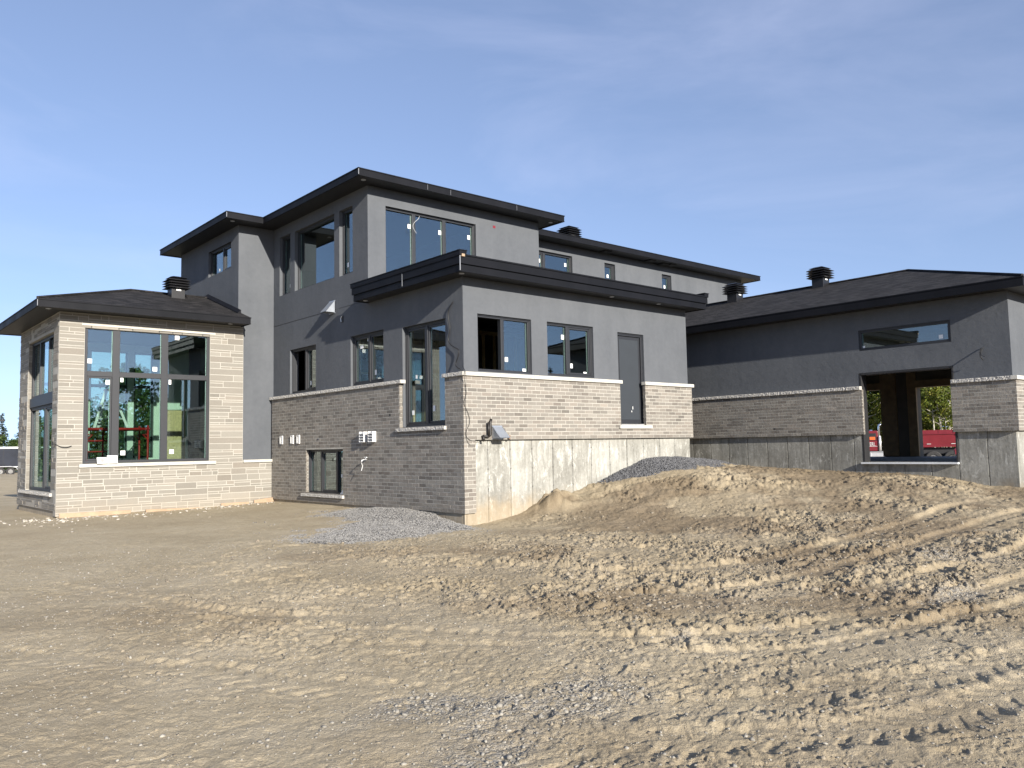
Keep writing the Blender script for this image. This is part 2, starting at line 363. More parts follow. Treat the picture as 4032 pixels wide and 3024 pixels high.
def ashlar(mb, axis, plane, u0, u1, z0, z1, holes, rng, mi=1, depth=.05, rough=.002):
    j = .017; n = max(1, round((z1 - z0) / .165)); H = (z1 - z0) / n
    def stone(a, b, c, d):
        if b - a < .04: return
        sh = min(1, max(0, rng.gauss(.62, .16))) if rng.random() > .22 else rng.uniform(.1, .42)
        pbox(mb, axis, plane, a + j / 2, b - j / 2, rng.uniform(-rough, rough), depth, c + j / 2, d - j / 2, mi=mi, sh=sh, wm=rng.random() ** 2, skip=('+x',) if axis == 'x' else ('+y',))
    for r in range(n):
        za, zb = z0 + r * H, z0 + (r + 1) * H
        for a, b in free(u0, u1, za, zb, holes):
            u = a
            while u < b - 1e-6:
                w = rng.uniform(.28, .85); e = u + w
                if b - e < .24: e = b
                k = rng.random()
                if k < .36:
                    stone(u, e, za, zb)
                else:
                    zc = za + H * (.36 if k < .68 else .66)
                    for c, d in ((za, zc), (zc, zb)):
                        if e - u > .42 and rng.random() < .55:
                            m = u + (e - u) * rng.uniform(.3, .7); stone(u, m, c, d); stone(m, e, c, d)
                        else: stone(u, e, c, d)
                u = e
def offset(poly, d):        # CCW polygon, positive d grows it
    n = len(poly); out = []
    for i in range(n):
        p0, p1, p2 = Vector(poly[i - 1]), Vector(poly[i]), Vector(poly[(i + 1) % n])
        e1, e2 = (p1 - p0).normalized(), (p2 - p1).normalized()
        n1, n2 = Vector((e1.y, -e1.x)), Vector((e2.y, -e2.x))
        b = (n1 + n2); b = b / max(1e-6, b.dot(n1)); out.append(tuple(p1 + b * d))
    return out
def ring(mb, po, pi_, z0, z1, mi=0, zo=None):
    n = len(po)
    for i in range(n):
        k = (i + 1) % n
        z1a, z1b = (zo[i], zo[k]) if zo else (z1, z1)
        a, b, c, d = po[i], po[k], pi_[i], pi_[k]
        mb.quad([(*a, z0), (*b, z0), (*b, z1b), (*a, z1a)], mi); mb.quad([(*d, z0), (*c, z0), (*c, z1a), (*d, z1b)], mi)
        mb.quad([(*a, z1a), (*b, z1b), (*d, z1b), (*c, z1a)], mi); mb.quad([(*b, z0), (*a, z0), (*c, z0), (*d, z0)], mi)
def gon(mb, poly, z, up=True, mi=0): mb.quad([(*p, z) for p in (poly if up else poly[::-1])], mi)
def rockband(mb, axis, plane, u0, u1, d0, d1, z0, z1, rng, mi=0, amp=.010):
    # stone strip whose outer face (d0) is split rough
    n = max(2, int((u1 - u0) / .022)); m = 5; b = len(mb.v); piece = [u0]
    while piece[-1] < u1: piece.append(piece[-1] + rng.uniform(.7, 1.1))
    for i in range(n + 1):
        u = u0 + (u1 - u0) * i / n
        for k in range(m + 1):
            e = 0 if k in (0, m) or i in (0, n) else 1
            mb.v.append(P3(axis, plane, u, d0 + e * rng.uniform(-amp, amp * .7), z0 + (z1 - z0) * k / m))
    for i in range(n):
        for k in range(m):
            q = (b + i * (m + 1) + k, b + (i + 1) * (m + 1) + k, b + (i + 1) * (m + 1) + k + 1, b + i * (m + 1) + k + 1)
            mb.f.append(q if axis == 'y' else q[::-1]); mb.mi.append(mi); mb.sh.append(.5); mb.wm.append(0)
    pquad(mb, axis, plane, [(u0, d0, z1), (u1, d0, z1), (u1, d1, z1), (u0, d1, z1)], mi=mi)
    pquad(mb, axis, plane, [(u0, d1, z0), (u1, d1, z0), (u1, d0, z0), (u0, d0, z0)], mi=mi)
    pquad(mb, axis, plane, [(u0, d1, z0), (u0, d0, z0), (u0, d0, z1), (u0, d1, z1)], mi=mi)
    pquad(mb, axis, plane, [(u1, d0, z0), (u1, d1, z0), (u1, d1, z1), (u1, d0, z1)], mi=mi)

# ------------------------------------------------------------------ ground
def hashn(ix, iy, seed):
    h = (ix.astype(np.int64) * 374761393 + iy.astype(np.int64) * 668265263 + seed * 974711) & 0x7fffffff
    h = ((h ^ (h >> 13)) * 1274126177) & 0x7fffffff
    return ((h ^ (h >> 16)) & 0xffff) / 65535.0
def vnoise(x, y, seed):
    ix, iy = np.floor(x), np.floor(y); fx, fy = x - ix, y - iy
    fx, fy = fx * fx * fx * (fx * (fx * 6 - 15) + 10), fy * fy * fy * (fy * (fy * 6 - 15) + 10)
    a, b, c, d = hashn(ix, iy, seed), hashn(ix + 1, iy, seed), hashn(ix, iy + 1, seed), hashn(ix + 1, iy + 1, seed)
    return (a * (1 - fx) + b * fx) * (1 - fy) + (c * (1 - fx) + d * fx) * fy
def fbm(x, y, seed, oct=4, gain=.5):
    s = 0; a = 1; t = 0
    for o in range(oct):
        s = s + a * vnoise(x * 2 ** o + 17.3 * o, y * 2 ** o - 9.1 * o, seed + o); t += a; a *= gain
    return s / t
def worley(x, y, seed):
    ix, iy = np.floor(x), np.floor(y); best = np.full(x.shape, 9.0); bid = np.zeros(x.shape)
    for dx in (-1, 0, 1):
        for dy in (-1, 0, 1):
            cx, cy = ix + dx, iy + dy
            px, py = cx + hashn(cx, cy, seed), cy + hashn(cx, cy, seed + 51)
            d = (x - px) ** 2 + (y - py) ** 2; hid = hashn(cx, cy, seed + 99)
            m = d < best; best = np.where(m, d, best); bid = np.where(m, hid, bid)
    return np.sqrt(best), bid
def sstep(a, b, x): t = np.clip((x - a) / (b - a), 0, 1); return t * t * (3 - 2 * t)
CP = np.array([(-10, -13, -1.62), (-13, -8, -1.62), (-9, -4, -1.58), (-7, 2, -1.52), (-9, 10, -1.48), (-5.46, 8.6, -1.45), (-3, 8.6, -1.44), (-.3, 8.5, -1.38), (-.2, 5, -1.36), (-.2, 2, -1.42),
    (-.3, -.2, -1.52), (.41, -.05, -1.55), (1.80, -.05, -1.36), (2.4, -.05, -1.14), (3.02, -.05, -1.02), (4.08, -.05, -.76), (5.4, -.1, -.50), (7.4, -.1, -.52), (8.6, .8, -.56), (9.7, .8, -.60), (9.7, -.6, -.70), (9.7, -2.5, -.77), (9.7, -4.4, -.82), (9.7, -5.5, -.94), (9.7, -6, -1.06), (9.7, -6.8, -1.08), (12, -8, -1.15),
    (4.2, -1.0, -.84), (5.4, -1.2, -.66), (6.6, -1.5, -.66), (8.2, -2.6, -.72), (8.2, -4.6, -.86), (8.0, -6.2, -1.05), (2.6, -1.2, -1.27), (1.2, -1.2, -1.50), (3.4, -2.6, -1.24), (5.2, -3.2, -.98), (6.4, -5, -1.08), (4.4, -5, -1.26), (2, -3.2, -1.40), (.4, -3, -1.53), (-1.5, -2, -1.55), (-2, -5, -1.60), (1.5, -6, -1.50), (4.2, -7.6, -1.42), (7, -8.5, -1.30), (-3, -8, -1.62), (-1, -9.5, -1.58), (2, -10, -1.50), (-6, -11, -1.63), (-3, -13, -1.60), (5, -13, -1.5), (14, -12, -1.3), (-6, -6, -1.60), (-4, -1, -1.55), (-4, 5, -1.48),
    (18, -6, -1.3), (20, 4, -1.5), (-14, 4, -1.55), (-8, 16, -1.45), (2, 18, -1.6), (20, 16, -1.7), (-16, -16, -1.65), (8, -20, -1.5), (22, -14, -1.5), (-14, 20, -1.5), (-20, 6, -1.6), (26, 6, -1.7), (10, 28, -1.7)])
def rbf(p):
    d = np.sqrt(((p[:, None, :2] - CP[None, :, :2]) ** 2).sum(-1)); return d
_A = np.sqrt(((CP[:, None, :2] - CP[None, :, :2]) ** 2).sum(-1)) + np.eye(len(CP)) * -.12
_n = len(CP); _B = np.zeros((_n + 1, _n + 1)); _B[:_n, :_n] = _A; _B[_n, :_n] = 1; _B[:_n, _n] = 1
_W = np.linalg.solve(_B, np.append(CP[:, 2], 0))
def base_h(x, y):
    sh = x.shape; x = x.ravel(); y = y.ravel(); out = np.empty_like(x)
    for i in range(0, len(x), 200000):
        xx, yy = x[i:i + 200000], y[i:i + 200000]; s = np.full(xx.shape, _W[_n])
        for k in range(_n): s = s + _W[k] * np.sqrt((xx - CP[k, 0]) ** 2 + (yy - CP[k, 1]) ** 2 + .02)
        out[i:i + 200000] = s
    r = np.hypot(x - 0, y - 2); w = sstep(22, 34, r)
    out = out * (1 - w) + -1.72 * w
    out += 1.15 * np.exp(-(((x + 4) / 7) ** 2 + ((y - 40) / 5) ** 2)) 
    return out.reshape(sh)
# wheel tracks: centre lines on the ground, half width, depth
TRK = [([(-8.6, -3.6), (-7.6, -4.88), (-6.47, -6.25), (-5.59, -7.34), (-4.68, -8.54), (-3.57, -9.15), (-1.84, -9.59), (0.07, -9.83), (3, -9.9)], .17, .05),
       ([(-7.6, -4.2), (-6.44, -5.54), (-5.25, -6.77), (-4.06, -8.02), (-2.65, -8.6), (-0.86, -8.94), (2.24, -9.16), (5, -9)], .17, .05),
       ([(-6.9, -6.4), (-6.19, -7.38), (-5.44, -8.22), (-4.83, -9.12), (-3.79, -9.69), (-2.39, -10.02), (-1.07, -10.19), (3, -10.5)], .15, .05),
       ([(-3.2, -3.6), (-2.59, -4.81), (-2.02, -6.32), (-0.42, -6.94), (2.88, -6.93), (5.73, -6.87), (7.56, -7.03), (9.5, -7.6)], .18, .05),
       ([(-3.8, -6.2), (-3.17, -7.28), (-1.93, -7.89), (0.72, -7.94), (4.16, -7.83), (6.27, -7.91), (8.5, -8.3)], .18, .05),
       ([(-7.9, -.3), (-7.86, -1.32), (-7.33, -3.13), (-7.02, -4.67), (-6.35, -5.64), (-5.6, -6.3)], .2, .03),
       ([(-9.3, -4.4), (-8.7, -5.38), (-8.05, -6.38), (-7.25, -7.8), (-6.43, -9.26), (-5.34, -10.2), (-3.33, -10.89), (-1, -11.2)], .2, .03),
       ([(-7.5, -9.2), (-6.74, -9.94), (-5.91, -10.54), (-5.09, -10.94), (-4.14, -11.15), (-2.5, -11.3)], .2, .05)]
def detail(x, y, full=True):
    r1 = fbm(x * .22 + 3, y * .22, 5, 4)
    # churned on the right and on the mound, driven smooth on the left
    side = (x * .757 + y * -.653)       # camera-right coordinate in metres on the ground
    rough = np.clip(sstep(-4.0, 3.0, side + (r1 - .5) * 9 + .0 * y) , 0, 1)
    fw_ = (x + 10.05) * .6525 + (y + 13.09) * .7538; rough = rough * (.34 + .66 * sstep(5.6, 8.8, fw_ + (r1 - .5) * 4))
    rough = np.maximum(rough, .95 * np.exp(-(((x - 3.9) / 2.7) ** 2 + ((y + 1.0) / 1.8) ** 2)))
    sm = np.exp(-(((x - 4.5) / 1.0) ** 2 + ((y + .7) / .38) ** 2)); rough = rough * (1 - .6 * sm)
    h = (fbm(x * .55, y * .55, 11, 4) - .5) * .10 * (.35 + rough) + (fbm(x * 2.3, y * 2.3, 15, 3) - .5) * .040 * (.12 + rough)
    wx, wy = (fbm(x * 4, y * 4, 31, 3) - .5) * .30, (fbm(x * 4, y * 4, 35, 3) - .5) * .30
    patch = sstep(.40, .64, fbm(x * .9, y * .9, 41, 4))
    act = rough * (.34 + .80 * patch) * (1 - .6 * sm)
    for sc, am, sd in ((4.5, .020, 61), (9.5, .027, 71), (20, .022, 81)):
        d, i = worley((x + wx) * sc, (y + wy) * sc, sd)
        lump = np.sqrt(np.clip(1 - d * d * 1.5, 0, 1)) * (i > .45) * (.3 + .7 * i)
        h = h + lump * am * act
    for fq, am, sd in ((6, .026, 161), (15, .034, 171), (34, .025, 181)):
        n_ = vnoise(x * fq + wx * fq * .7, y * fq + wy * fq * .7, sd)
        h = h + (np.abs(n_ - .5) * 2 - .4) * -am * act + (n_ - .5) * am * .22
    mw = 1.7 * np.exp(-(((x - 2.15) / .5) ** 2 + ((y + .3) / .42) ** 2) ** 1.5) + .42 * np.exp(-(((x - 3.6) / 1.0) ** 2 + ((y + .7) / .7) ** 2)) + .45 * np.exp(-(((x - 4.6) / 2.4) ** 2 + ((y + 2.0) / .9) ** 2)); d, i = worley((x + wx) * 1.9, (y + wy) * 1.9, 55); h = h + mw * (.20 * np.clip(1 - d * 1.2, 0, 1) + .05 * (vnoise(x * 5, y * 5, 57) - .4))
    crack = np.abs(fbm(x * 2.6 + wx * 3, y * 2.6 + wy * 3, 191, 4) - .5)
    h = h - .030 * (1 - sstep(.0, .035, crack)) * act
    fl = sstep(.42, .60, fbm(x * .7, y * .7, 305, 3))
    dd, ii = worley((x + wx * .4) * 14, (y + wy * .4) * 14, 311)
    h = h + np.sqrt(np.clip(1 - dd * dd * 2.2, 0, 1)) * (ii > .72) * .008 * ii * (1 - .6 * rough) * (.12 + .8 * fl)
    trk = np.zeros_like(x)
    for ti, (pl, hw, dp) in enumerate(TRK):
        bd = np.full(x.shape, 9.0); bs = np.zeros(x.shape); bl = np.zeros(x.shape); acc = 0.0
        # smooth the polyline
        pp = np.array(pl, float)
        for _ in range(3):
            q = [pp[0]]
            for a, b in zip(pp[:-1], pp[1:]): q += [a * .75 + b * .25, a * .25 + b * .75]
            q.append(pp[-1]); pp = np.array(q)
        for a, b in zip(pp[:-1], pp[1:]):
            ab = b - a; L = np.hypot(*ab)
            if L < 1e-6: continue
            t = ((x - a[0]) * ab[0] + (y - a[1]) * ab[1]) / (L * L); tc = np.clip(t, 0, 1)
            dx, dy = x - (a[0] + ab[0] * tc), y - (a[1] + ab[1] * tc); d = np.hypot(dx, dy); sg = np.sign(ab[0] * dy - ab[1] * dx)
            m = d < bd; bd = np.where(m, d, bd); bs = np.where(m, acc + tc * L, bs); bl = np.where(m, d * sg, bl); acc += L
        wob = (fbm(bs * 1.3, bl * 0 + ti * 5.0, 91 + ti, 2) - .5) * .16
        e = np.abs(bl + wob); inside = 1 - sstep(hw * .62, hw * 1.08, e)
        fade = (.30 + .70 * np.minimum(1, rough * 1.6)) * sstep(.26, .40, fbm(bs * .35, np.zeros_like(bs) + ti * 3.3, 123, 2)) * sstep(0, 1.2, bs) * sstep(0, 1.2, acc - bs)
        berm = np.exp(-((e - hw * 1.15) / (.06)) ** 2) * sstep(.35, .7, fbm(x * 3, y * 3, 133, 3))
        lat = bl + wob; chev = (bs + np.abs(lat) * .9) / .20; fr = chev - np.floor(chev)
        lug = sstep(.05, .13, fr) * (1 - sstep(.42, .52, fr)) * sstep(.02, .05, np.abs(lat)) * inside
        ph = bs / .20 + (lat > 0) * .5; pf = (ph - np.floor(ph) - .5) * .20; hid = hashn(np.floor(ph), np.floor(ph) * 0 + (lat > 0), 401 + ti)
        pit = np.exp(-((pf / .042) ** 2 + ((e - hw * .98) / .055) ** 2) ** 1.5) * (hid > .18)
        lip = np.exp(-(((pf + .0) / .075) ** 2 + ((e - hw * 1.22) / .06) ** 2)) * (hid > .18)
        crk = fade * inside
        h = h * (1 - .72 * crk) + fade * (-dp * .30 * inside - lug * .022 * (.4 + .6 * hid) - pit * .040 * (.3 + .7 * hid) + lip * .008 + berm * .010)
        trk = np.maximum(trk, inside * fade)
    grav = np.zeros_like(x)
    for gx, gy, rx, ry in ((-6.9, -8.9, .75, .55), (-6.3, -9.3, .7, .5), (-7.4, -9.6, .5, .4), (-4.4, -8.7, .45, .22), (-3.9, -9.0, .4, .2), (-1.2, -9.6, .9, .3), (1.5, -8.4, 1.0, .4)):
        grav = np.maximum(grav, np.exp(-(((x - gx) / rx) ** 2 + ((y - gy) / ry) ** 2)))
    grav = sstep(.30, .95, grav * .85 + (fbm(x * 2, y * 2, 141, 4) - .5) * 1.3)
    damp = sstep(.47, .63, fbm(x * .55 + 7, y * .55, 151, 5)) * (.15 + .85 * rough)
    return h, rough, grav, damp, trk
def ground_h(x, y):
    x = np.atleast_1d(np.asarray(x, float)); y = np.atleast_1d(np.asarray(y, float))
    w = 1 - sstep(18, 30, np.hypot(x - CAM.x, y - CAM.y))
    return base_h(x, y) + detail(x, y)[0] * w
def build_ground():
    th0, th1 = R(90 - 90), R(90)            # view spans roughly 17..82 degrees from +x axis
    dense = np.arange(R(4), R(92), .00125)
    coarse = np.arange(R(92), R(364), R(4)); th = np.concatenate([dense, coarse])
    rr = [.4, 1.2, 2.2, 3.0]
    r = 3.4
    while r < 36: rr.append(r); r *= 1.0027
    while r < 900: rr.append(r); r *= 1.16
    rr = np.array(rr); T, Rr = np.meshgrid(th, rr)
    X, Y = CAM.x + Rr * np.cos(T), CAM.y + Rr * np.sin(T)
    x, y = X.ravel(), Y.ravel(); z = base_h(x, y)
    near = (np.hypot(x - CAM.x, y - CAM.y) < 30)
    soil = np.zeros((len(x), 3), np.float32)
    h, rg, gv, dm, tk = detail(x[near], y[near])
    w = 1 - sstep(18, 30, np.hypot(x[near] - CAM.x, y[near] - CAM.y))
    # keep the soil calm right against the walls so it meets them cleanly
    z[near] += h * w
    soil[near, 0] = rg; soil[near, 1] = gv; soil[near, 2] = np.clip(dm, 0, 1)
    nt, nr = len(th), len(rr)
    i, j = np.meshgrid(np.arange(nr - 1), np.arange(nt), indexing='ij'); j2 = (j + 1) % nt
    f = np.stack([i * nt + j, (i + 1) * nt + j, (i + 1) * nt + j2, i * nt + j2], -1).reshape(-1, 4)
    v = np.stack([x, y, z], -1)
    c0 = len(v); v = np.vstack([v, [[CAM.x, CAM.y, -1.62]]])
    o = numesh('ground', v, f, M['ground'], smooth=True)
    at = o.data.attributes.new('soil', 'FLOAT_VECTOR', 'POINT'); at.data.foreach_set('vector', np.vstack([soil, [[0, 0, 0]]]).astype(np.float32).ravel())
    tag(o, kind='structure'); return o
build_ground()

# loose stones, each stuff object is one mesh of many low-poly stones
ICO_V = []; ICO_F = []
_bm = bmesh.new(); bmesh.ops.create_icosphere(_bm, subdivisions=1, radius=1.0)
ICO_V = np.array([v.co[:] for v in _bm.verts]); ICO_F = np.array([[v.index for v in f.verts] for f in _bm.faces]); _bm.free()
def stones(name, pts, size, mat, flat=.7, jag=.28, parent=None, rng=np.random.RandomState(3)):
    n = len(pts); k = len(ICO_V)
    v = ICO_V[None] * (1 + rng.uniform(-jag, jag, (n, k, 1)))
    s = size[:, None] * rng.uniform(.65, 1.25, (n, 3)); s[:, 2] *= flat
    v = v * s[:, None, :]
    a = rng.uniform(0, 6.283, n); ca, sa = np.cos(a)[:, None], np.sin(a)[:, None]
    tx = rng.uniform(-.5, .5, n)[:, None]
    x, y, z = v[..., 0], v[..., 1], v[..., 2]
    y, z = y * np.cos(tx) - z * np.sin(tx), y * np.sin(tx) + z * np.cos(tx)
    x, y = x * ca - y * sa, x * sa + y * ca
    v = np.stack([x, y, z], -1) + pts[:, None, :]
    f = ICO_F[None] + (np.arange(n) * k)[:, None, None]
    sh = np.repeat(np.clip(rng.normal(.5, .24, n), 0, 1), len(ICO_F))
    return numesh(name, v.reshape(-1, 3), f.reshape(-1, 3), mat, parent, sh)
def scatter(n, rmax, rmin=3.6, p=1.0):
    rs = np.random.RandomState(n); t = rs.uniform(R(6), R(92), n); r = rmin + (rmax - rmin) * rs.uniform(0, 1, n) ** p
    return CAM.x + r * np.cos(t), CAM.y + r * np.sin(t), rs
# pebbles lying about, thick in the gravelly patches
x, y, rs = scatter(150000, 15, p=.8); h, rg, gv, dm, tk = detail(x, y)
keep = rs.uniform(0, 1, len(x)) < (.26 + .40 * gv); keep &= ~((x > -.2) & (y > -.1))
x, y = x[keep], y[keep]; s = rs.gamma(1.7, .0034, keep.sum()).clip(.003, .022) * (.66 + .34 * gv[keep]); z = base_h(x, y) + h[keep]
tag(stones('gravel', np.stack([x, y, z + s * .1], -1), s, M['pebble']), 'small grey and tan pebbles scattered over the dirt', 'gravel', kind='stuff')
x, y, rs = scatter(130000, 17, p=.75); h, rg, gv, dm, tk = detail(x, y)
pat = fbm(x * .8, y * .8, 41, 3)
keep = rs.uniform(0, 1, len(x)) < np.clip(rg * (.07 + .62 * sstep(.45, .64, pat)), 0, 1) * (1 - .85 * tk); keep &= ~((x > -.2) & (y > -.12)); keep &= ~(x > 9.5)
x, y = x[keep], y[keep]; s = rs.gamma(1.5, .0066, keep.sum()).clip(.005, .040) * (.45 + .55 * rg[keep]); z = base_h(x, y) + h[keep]
tag(stones('dirt_clods', np.stack([x, y, z - s * .12], -1), s, M['clod'], .7, .6), 'crumbly tan dirt clods on the churned ground', 'clods', kind='stuff')

rs = np.random.RandomState(77); n = 420
x = np.concatenate([rs.uniform(-6.3, -.3, 300), rs.normal(-5.6, .5, 120)]); y = np.concatenate([8.62 - rs.gamma(1.6, .38, 300), rs.normal(8.2, .7, 120)])
k = ~((x > -5.5) & (y > 8.62)); x, y = x[k], y[k]; s_ = rs.gamma(1.6, .011, len(x)).clip(.008, .06)
tag(stones('rubble', np.stack([x, y, base_h(x, y) + detail(x, y)[0] + s_ * .1], -1), s_, M['pale'], .45, .5), 'pale stone chips and mortar scraps strewn along the foot of the sunroom', 'rubble', kind='stuff')
def gravel_pile(name, fn, box, n, size, mat, label):
    rs = np.random.RandomState(len(name) + n); x = rs.uniform(box[0], box[1], n); y = rs.uniform(box[2], box[3], n)
    t = np.where((y > -.006) & (x < 7.36) & (x > 0), -9, fn(x, y)); k = (t > .0) | (rs.uniform(0, 1, n) < np.clip(1 + t / .035, 0, 1) * .5) ; x, y, t = x[k], y[k], t[k]
    s = rs.uniform(size * .6, size * 1.3, len(x)); z = base_h(x, y) + np.maximum(t, 0) + rs.uniform(-.3, .5, len(x)) * size
    o = stones(name, np.stack([x, y, z], -1), s, mat, .8, .3, rng=rs)
    # the heap underneath, joined to the stones
    g = np.linspace(0, 1, 60); gx, gy = np.meshgrid(box[0] + (box[1] - box[0]) * g, box[2] + (box[3] - box[2]) * g)
    gz = base_h(gx.ravel(), gy.ravel()) + fn(gx.ravel(), gy.ravel()).clip(-.3, 9) - .01
    i, j = np.meshgrid(np.arange(59), np.arange(59)); f = np.stack([i * 60 + j, i * 60 + j + 1, (i + 1) * 60 + j + 1, (i + 1) * 60 + j], -1).reshape(-1, 4)
    me = o.data; bm = bmesh.new(); bm.from_mesh(me); lay = bm.faces.layers.float.get('shade')
    vs = [bm.verts.new(c) for c in zip(gx.ravel(), gy.ravel(), gz)]
    for q in f:
        fc = bm.faces.new([vs[a] for a in q]); fc[lay] = .25
    bm.to_mesh(me); bm.free()
    tag(o, label, 'gravel', kind='stuff')
def pile1(x, y):     # light crushed stone spread along the brick wall
    d = .25 * np.exp(-(((x + .45) / .85) ** 2 + ((y - 1.7) / 1.8) ** 2))
    d = np.maximum(d, .15 * np.exp(-(((x + 2.0) / 1.3) ** 2 + ((y - .15) / 1.25) ** 2)))
    d = np.maximum(d, .17 * np.exp(-(((x + 1.25) / .9) ** 2 + ((y - 1.0) / 1.0) ** 2)))
    d = np.maximum(d, .12 * np.exp(-(((x + .5) / .6) ** 2 + ((y + .1) / .6) ** 2)))
    return d - .06 + (fbm(x * 2.2, y * 2.2, 201, 3) - .5) * .09
gravel_pile('gravel_heap', pile1, (-3.8, -.1, -1.7, 4.8), 60000, .0105, M['gravel'], 'light grey crushed stone heaped along the foot of the brick wall')
def pile2(x, y):     # dark stone in the corner by the garage
    d = .27 * np.exp(-(((x - 6.1) / 1.9) ** 2 + ((y + .25) / .75) ** 2)) + .17 * np.exp(-(((x - 8.4) / 1.1) ** 2 + ((y - .35) / .7) ** 2))
    return d - .07 + (fbm(x * 2.2, y * 2.2, 211, 3) - .5) * .06
gravel_pile('gravel_heap', pile2, (3.4, 9.75, -1.3, 1.6), 34000, .016, M['gravel2'], 'dark grey crushed stone heaped in the corner beside the garage')

# ------------------------------------------------------------------ house
rng = random.Random(5)
H = wempty('house', (3, 4, -1.5), 'two storey dark grey stucco house with pale brick and stone base and attached garage, unfinished', 'house')
ZS, ZF = 6.31, 6.475            # upper soffit / fascia top
def win_holes(l): return [(a, b, c, d) for a, b, c, d in l]
W3, W4, WT, W5 = (6.29, 7.78, 1.57, 2.77), (3.01, 4.50, 1.55, 2.765), (.61, 2.22, .49, 2.705), (4.80, 6.69, -1.08, .04)
UN1, UB, UN2 = (7.77, 8.44, 4.36, 6.03), (5.30, 7.50, 4.36, 6.01), (4.38, 5.04, 4.34, 6.005)
UL = (9.35, 11.05, 5.21, 5.97)
S1, S2, SD = (.37, 1.86, 1.565, 2.755), (2.33, 3.80, 1.56, 2.755), (4.64, 5.59, .48, 2.70)
US = (.50, 3.29, 4.16, 5.91)
RW = [(6.35, 8.33, 4.85, 6.02), (9.83, 10.35, 4.85, 6.02), (12.80, 13.33, 4.85, 6.01)]
GW, GO = (-5.54, -3.37, 2.215, 2.725), (-5.55, -3.33, -.53, 1.665)
SW = (-4.90, -1.84, -.20, 3.17); SWW = (9.30, 12.22, -.88, 3.05)

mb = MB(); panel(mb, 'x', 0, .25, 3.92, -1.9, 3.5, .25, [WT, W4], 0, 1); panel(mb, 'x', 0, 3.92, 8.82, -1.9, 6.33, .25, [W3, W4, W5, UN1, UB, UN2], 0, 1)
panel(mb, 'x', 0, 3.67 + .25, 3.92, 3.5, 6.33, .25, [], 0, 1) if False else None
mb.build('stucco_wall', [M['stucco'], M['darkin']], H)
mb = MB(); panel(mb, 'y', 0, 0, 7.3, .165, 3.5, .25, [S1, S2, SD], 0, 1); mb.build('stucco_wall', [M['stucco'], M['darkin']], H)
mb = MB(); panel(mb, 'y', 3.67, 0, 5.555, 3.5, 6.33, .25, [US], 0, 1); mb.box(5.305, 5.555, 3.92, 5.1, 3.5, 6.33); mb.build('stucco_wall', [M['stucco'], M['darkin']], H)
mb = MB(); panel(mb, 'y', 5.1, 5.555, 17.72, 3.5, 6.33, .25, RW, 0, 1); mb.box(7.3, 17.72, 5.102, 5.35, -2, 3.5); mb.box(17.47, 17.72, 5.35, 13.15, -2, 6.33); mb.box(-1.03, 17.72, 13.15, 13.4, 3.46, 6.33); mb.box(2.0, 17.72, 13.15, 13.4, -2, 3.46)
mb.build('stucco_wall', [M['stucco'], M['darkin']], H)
mb = MB(); panel(mb, 'y', 8.82, -1.033, 0, -.235, 6.33, .25, [], 0, 1); panel(mb, 'x', -1.033, 9.07, 13.4, 3.3, 6.33, .25, [UL], 0, 1); mb.build('stucco_wall', [M['stucco'], M['darkin']], H)
mb = MB(); panel(mb, 'x', 9.8, -6.5, 5.1, .15, 3.25, .25, [GW, GO], 0, 1); panel(mb, 'y', -6.75, 9.8, 16.95, .15, 3.25, .25, [], 0, 1)
mb.build('stucco_wall', [M['stucco'], M['inside']], H)
mb = MB(); panel(mb, 'x', 16.70, -6.5, 5.1, -2, 3.25, .25, [(-4.35, -1.80, -.54, 1.64), (-.66, 1.9, -.54, 1.64)], 0, 1); mb.build('stucco_wall', [M['inside'], M['stucco']], H)
mb = MB(); mb.box(7.05, 7.3, .25, 5.1, -2, 3.5); mb.build('stucco_wall', M['stucco'], H)
mb = MB(); pbox(mb, 'x', 0, 3.68, 8.815, -.003, .001, 3.534, 3.548); mb.build('control_joint', M['dark'], H)

# foundations
mb = MB(); panel(mb, 'y', 0, .20, 7.3, -2.2, .165, .25, []); mb.build('foundation', M['concrete'], H)
mb = MB(); panel(mb, 'y', -.03, -.05, .24, -2.2, -1.275, .2, []); panel(mb, 'x', -.05, .17, 8.7, -2.2, -1.27, .2, []); mb.build('foundation', M['concrete'], H)
mb = MB(); panel(mb, 'x', 9.8, -6.5, 5.1, -2.2, .15, .25, [GO]); panel(mb, 'y', -6.75, 9.8, 16.95, -2.2, .15, .25, []); mb.build('foundation', M['concrete2'], H)
mb = MB(); panel(mb, 'x', -5.42, 8.78, 13.25, -2.2, -1.24, .2, []); panel(mb, 'y', 8.775, -5.42, -.1, -2.2, -1.40, .2, []); mb.build('foundation', M['concrete'], H)

# brick veneers
hw = [(.53, 2.23, .46, 3), (4.74, 6.68, -1.08, .04)]
mb = MB(); panel(mb, 'x', -.0875, -.004, 8.728, -1.29, 1.45, .078, hw); bricks(mb, 'x', -.09, -.058, 8.728, -1.29, 1.45, hw, rng)
for (a, b, c, d) in [(2.23, 2.24, .46, 1.45), (6.68, 6.69, -1.08, .04)]:
    bricks(mb, 'y', a - .007, -.088, -.006, c, d, [], rng, L=.5, depth=.006)
mb.build('brick_wall', [M['mortar'], M['brick']], H)
hs = [(4.58, 5.50, .47, 3)]
mb = MB(); panel(mb, 'y', -.0875, -.0875, 7.335, .165, 1.45, .078, hs); bricks(mb, 'y', -.09, -.09, 7.34, .165, 1.45, hs, rng)
panel(mb, 'y', -.0875, -.0875, .19, -1.29, .165, .078, []); bricks(mb, 'y', -.09, -.09, .20, -1.285, .165, [], rng)
bricks(mb, 'x', 5.493, -.088, -.006, .47, 1.45, [], rng, L=.5, depth=.006)
mb.build('brick_wall', [M['mortar'], M['brick']], H)
